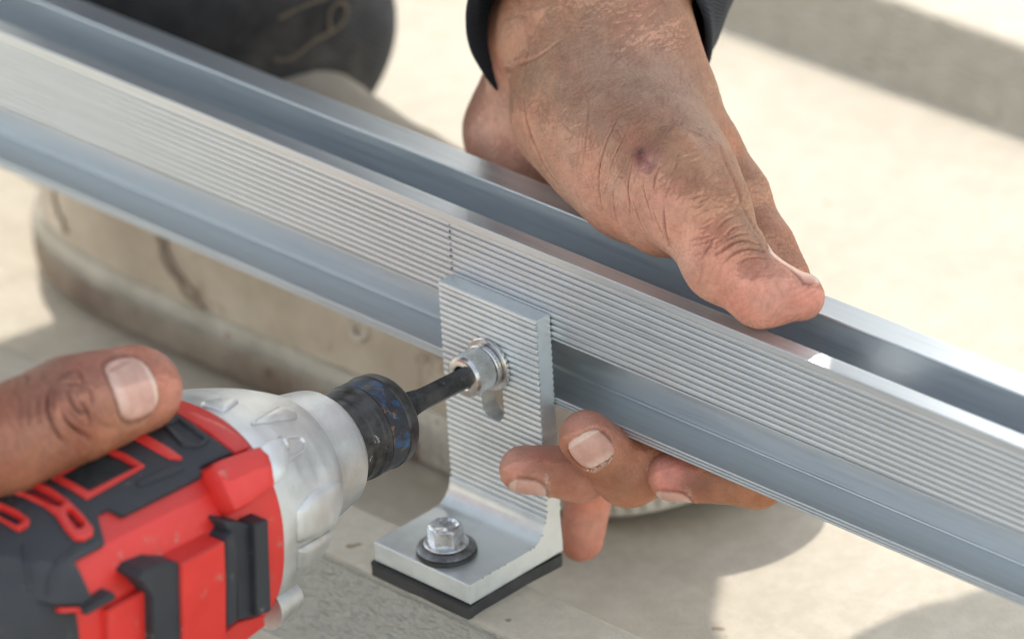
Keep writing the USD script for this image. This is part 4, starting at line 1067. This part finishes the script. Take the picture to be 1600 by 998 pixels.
# ---- shoes
def shoe(origin, scale=1.0, detail=True):
    n = 1400
    t = np.linspace(0, 2 * np.pi, n, endpoint=False)
    # the outline of the sole from above: heel at x = -150, toe at x = 163
    ctrl = A([(-154, 4), (-150, -20), (-138, -38), (-112, -50), (-80, -54), (-40, -54), (10, -53), (70, -53), (112, -50), (141, -40), (156, -20), (162, 4), (157, 24), (138, 40), (105, 48), (55, 49), (0, 42), (-60, 37), (-110, 36), (-142, 25)], float)
    from scipy.interpolate import splprep, splev
    tck, _ = splprep(np.vstack([ctrl, ctrl[:1]]).T, s=0, per=True)
    o = A(splev(np.linspace(0, 1, n, endpoint=False), tck)).T
    tg = np.roll(o, -1, 0) - np.roll(o, 1, 0); nn_ = np.c_[tg[:, 1], -tg[:, 0]]; nn_ /= np.linalg.norm(nn_, axis=1, keepdims=True)
    ln = np.cumsum(np.linalg.norm(np.roll(o, -1, 0) - o, axis=1))
    toe = np.clip((o[:, 0] - 60) / 40, 0, 1)
    rows = []
    lift = lambda xy: np.clip((xy[:, 0] - 95) / 65, 0, 1) ** 2 * 9 + np.clip((-120 - xy[:, 0]) / 35, 0, 1) ** 2 * 4
    for z, off in ((0.0, -5), (0.4, -1.5), (2.0, 0.3), (4.0, 1.0), (6.0, 1.1), (8, 1.2), (10, 1.2), (12, 1.2), (14, 1.2), (16, 1.1), (18, 0.9), (20, 0.6), (22, 0.0), (22.6, -1.2), (22.8, -3.5)):
        fl = 0.9 * toe * np.sin(ln / 4.6 * 2 * np.pi) * (2 < z < 19) + 0.7 * (1 - toe) * np.sin(ln / 3.2 * 2 * np.pi + z * 1.1) * (2 < z < 17)
        xy = o + nn_ * (off + fl)[:, None]
        rows.append(np.c_[xy, z + lift(xy) * (1 - z / 60)])
    cap_t = rows[-1].copy(); cap_t[:, :2] *= 0.6
    cap_b = rows[0].copy(); cap_b[:, :2] *= 0.6
    rows = [cap_b] + rows + [cap_t]
    V = np.vstack(rows); f = []
    for i in range(len(rows) - 1):
        a = i * n + np.arange(n); b = i * n + (np.arange(n) + 1) % n
        f += [np.c_[a, b, b + n], np.c_[a, b + n, a + n]]
    a = np.arange(1, n - 1); f += [np.c_[np.zeros(n - 2, int), a + 1, a], (np.c_[np.zeros(n - 2, int), a, a + 1] + (len(rows) - 1) * n)]
    sole = trimesh.Trimesh(V + origin, np.vstack(f), process=False)
    # upper
    H = lambda x: np.interp(x, [-155, -140, -80, -40, 20, 80, 120, 150, 164], [96, 98, 96, 88, 70, 45, 32, 21, 14])
    vs = []
    ks = np.r_[np.linspace(0, 0.88, 34), 0.92, 0.96, 0.985, 1.0]
    for k in ks:
        shrink = (1 - k ** 2.6) ** (1 / 2.2) if k < 1 else 0.0
        lean = 1 - 0.10 * k
        xy = o * A([1 - 0.04 * k, 1.0]) - nn_ * (1.2 - 2.5 * math.sin(k * 3.0) * (k < 0.7))
        xx = xy[:, 0] * (0.25 + 0.75 * max(shrink, 0.0)) if k > 0.9 else xy[:, 0] * (1 - 0.10 * k)
        yy = xy[:, 1] * shrink * lean
        h = H(xx)
        vs.append(np.c_[xx, yy, 18 + lift(np.c_[xx, yy]) + (h - 18) * k])
    V = np.vstack(vs)
    V = V + (meshkit.fbm(V / 34.0, 3, 31)[:, None] - 0.5) * A([0, 9.0, 7.0]) * np.clip((V[:, 2:3] - 16) / 14, 0, 1)
    f = []
    for i in range(len(ks) - 1):
        a = i * n + np.arange(n); b = i * n + (np.arange(n) + 1) % n
        f += [np.c_[a, b, b + n], np.c_[a, b + n, a + n]]
    up = trimesh.Trimesh(V + origin, np.vstack(f), process=False)
    return sole, up


so, upm = shoe(A([0, 0, 0.0]))
ca, sa = math.cos(math.radians(-0.4)), math.sin(math.radians(-0.4))
for m in (so, upm):
    v = m.vertices + A([154, 0, 0.0])
    m.vertices = np.c_[v[:, 0] * ca - v[:, 1] * sa, v[:, 0] * sa + v[:, 1] * ca, v[:, 2]] + A([-301, 98.5, -29.6])
shoe_p = obj(person, 'shoe', upm, SUEDE, smooth=60)
tf = so.triangles_center[:, 0] > -85
sf = so.triangles_center[:, 2] > -29.6 + 14.5
obj(shoe_p, 'sole', trimesh.Trimesh(so.vertices, so.faces[~tf & ~sf], process=False), SOLE, smooth=50)
obj(shoe_p, 'foxing_stripe', trimesh.Trimesh(so.vertices, so.faces[~tf & sf], process=False), FOXING, smooth=50)
obj(shoe_p, 'toe_bumper', trimesh.Trimesh(so.vertices, so.faces[tf], process=False), CREAM_RUBBER, smooth=50)
us = Seen(np.asarray(upm.vertices), np.asarray(vnormals(np.asarray(upm.vertices), np.asarray(upm.faces))))
for pts in ([(247, 372), (255, 395), (263, 415), (285, 450), (312, 482)], [(260, 378), (268, 398), (277, 418), (298, 452), (324, 482)], [(84, 300), (92, 330), (108, 362)]):
    obj(shoe_p, 'stitched_seam', tube(spline(us([tuple(c) for c in spline(pts, 26)])[::3] + A([0, -0.25, 0.1]), 60), 0.9), SEAM, smooth=True)
for u, v in ((562, 512), (365, 512)):
    P = us([(u, v)])[0]
    n_ = A([0.1, -0.85, 0.5]); n_ /= np.linalg.norm(n_); a_ = np.cross(n_, [1, 0, 0.0]); a_ /= np.linalg.norm(a_); b_ = np.cross(n_, a_)
    obj(shoe_p, 'eyelet', frame_mesh(revolve([(0, 1.6), (0.9, 1.9), (1.2, 2.8), (0.8, 3.9), (0, 4.2), (-1.5, 4.2), (-1.5, 1.6), (0, 1.6)], 28), P, a_, b_, n_), CREAM_RUBBER, 40)
so2, up2 = shoe(A([0, 0, 0.0]))
rot = lambda m: trimesh.Trimesh(np.c_[-m.vertices[:, 2] - 690, -m.vertices[:, 1] + 270, -m.vertices[:, 0] + 132], m.faces, process=False)
s2 = obj(person, 'shoe', rot(up2), SUEDE, smooth=60)
obj(s2, 'sole', rot(so2), SOLE, smooth=50)
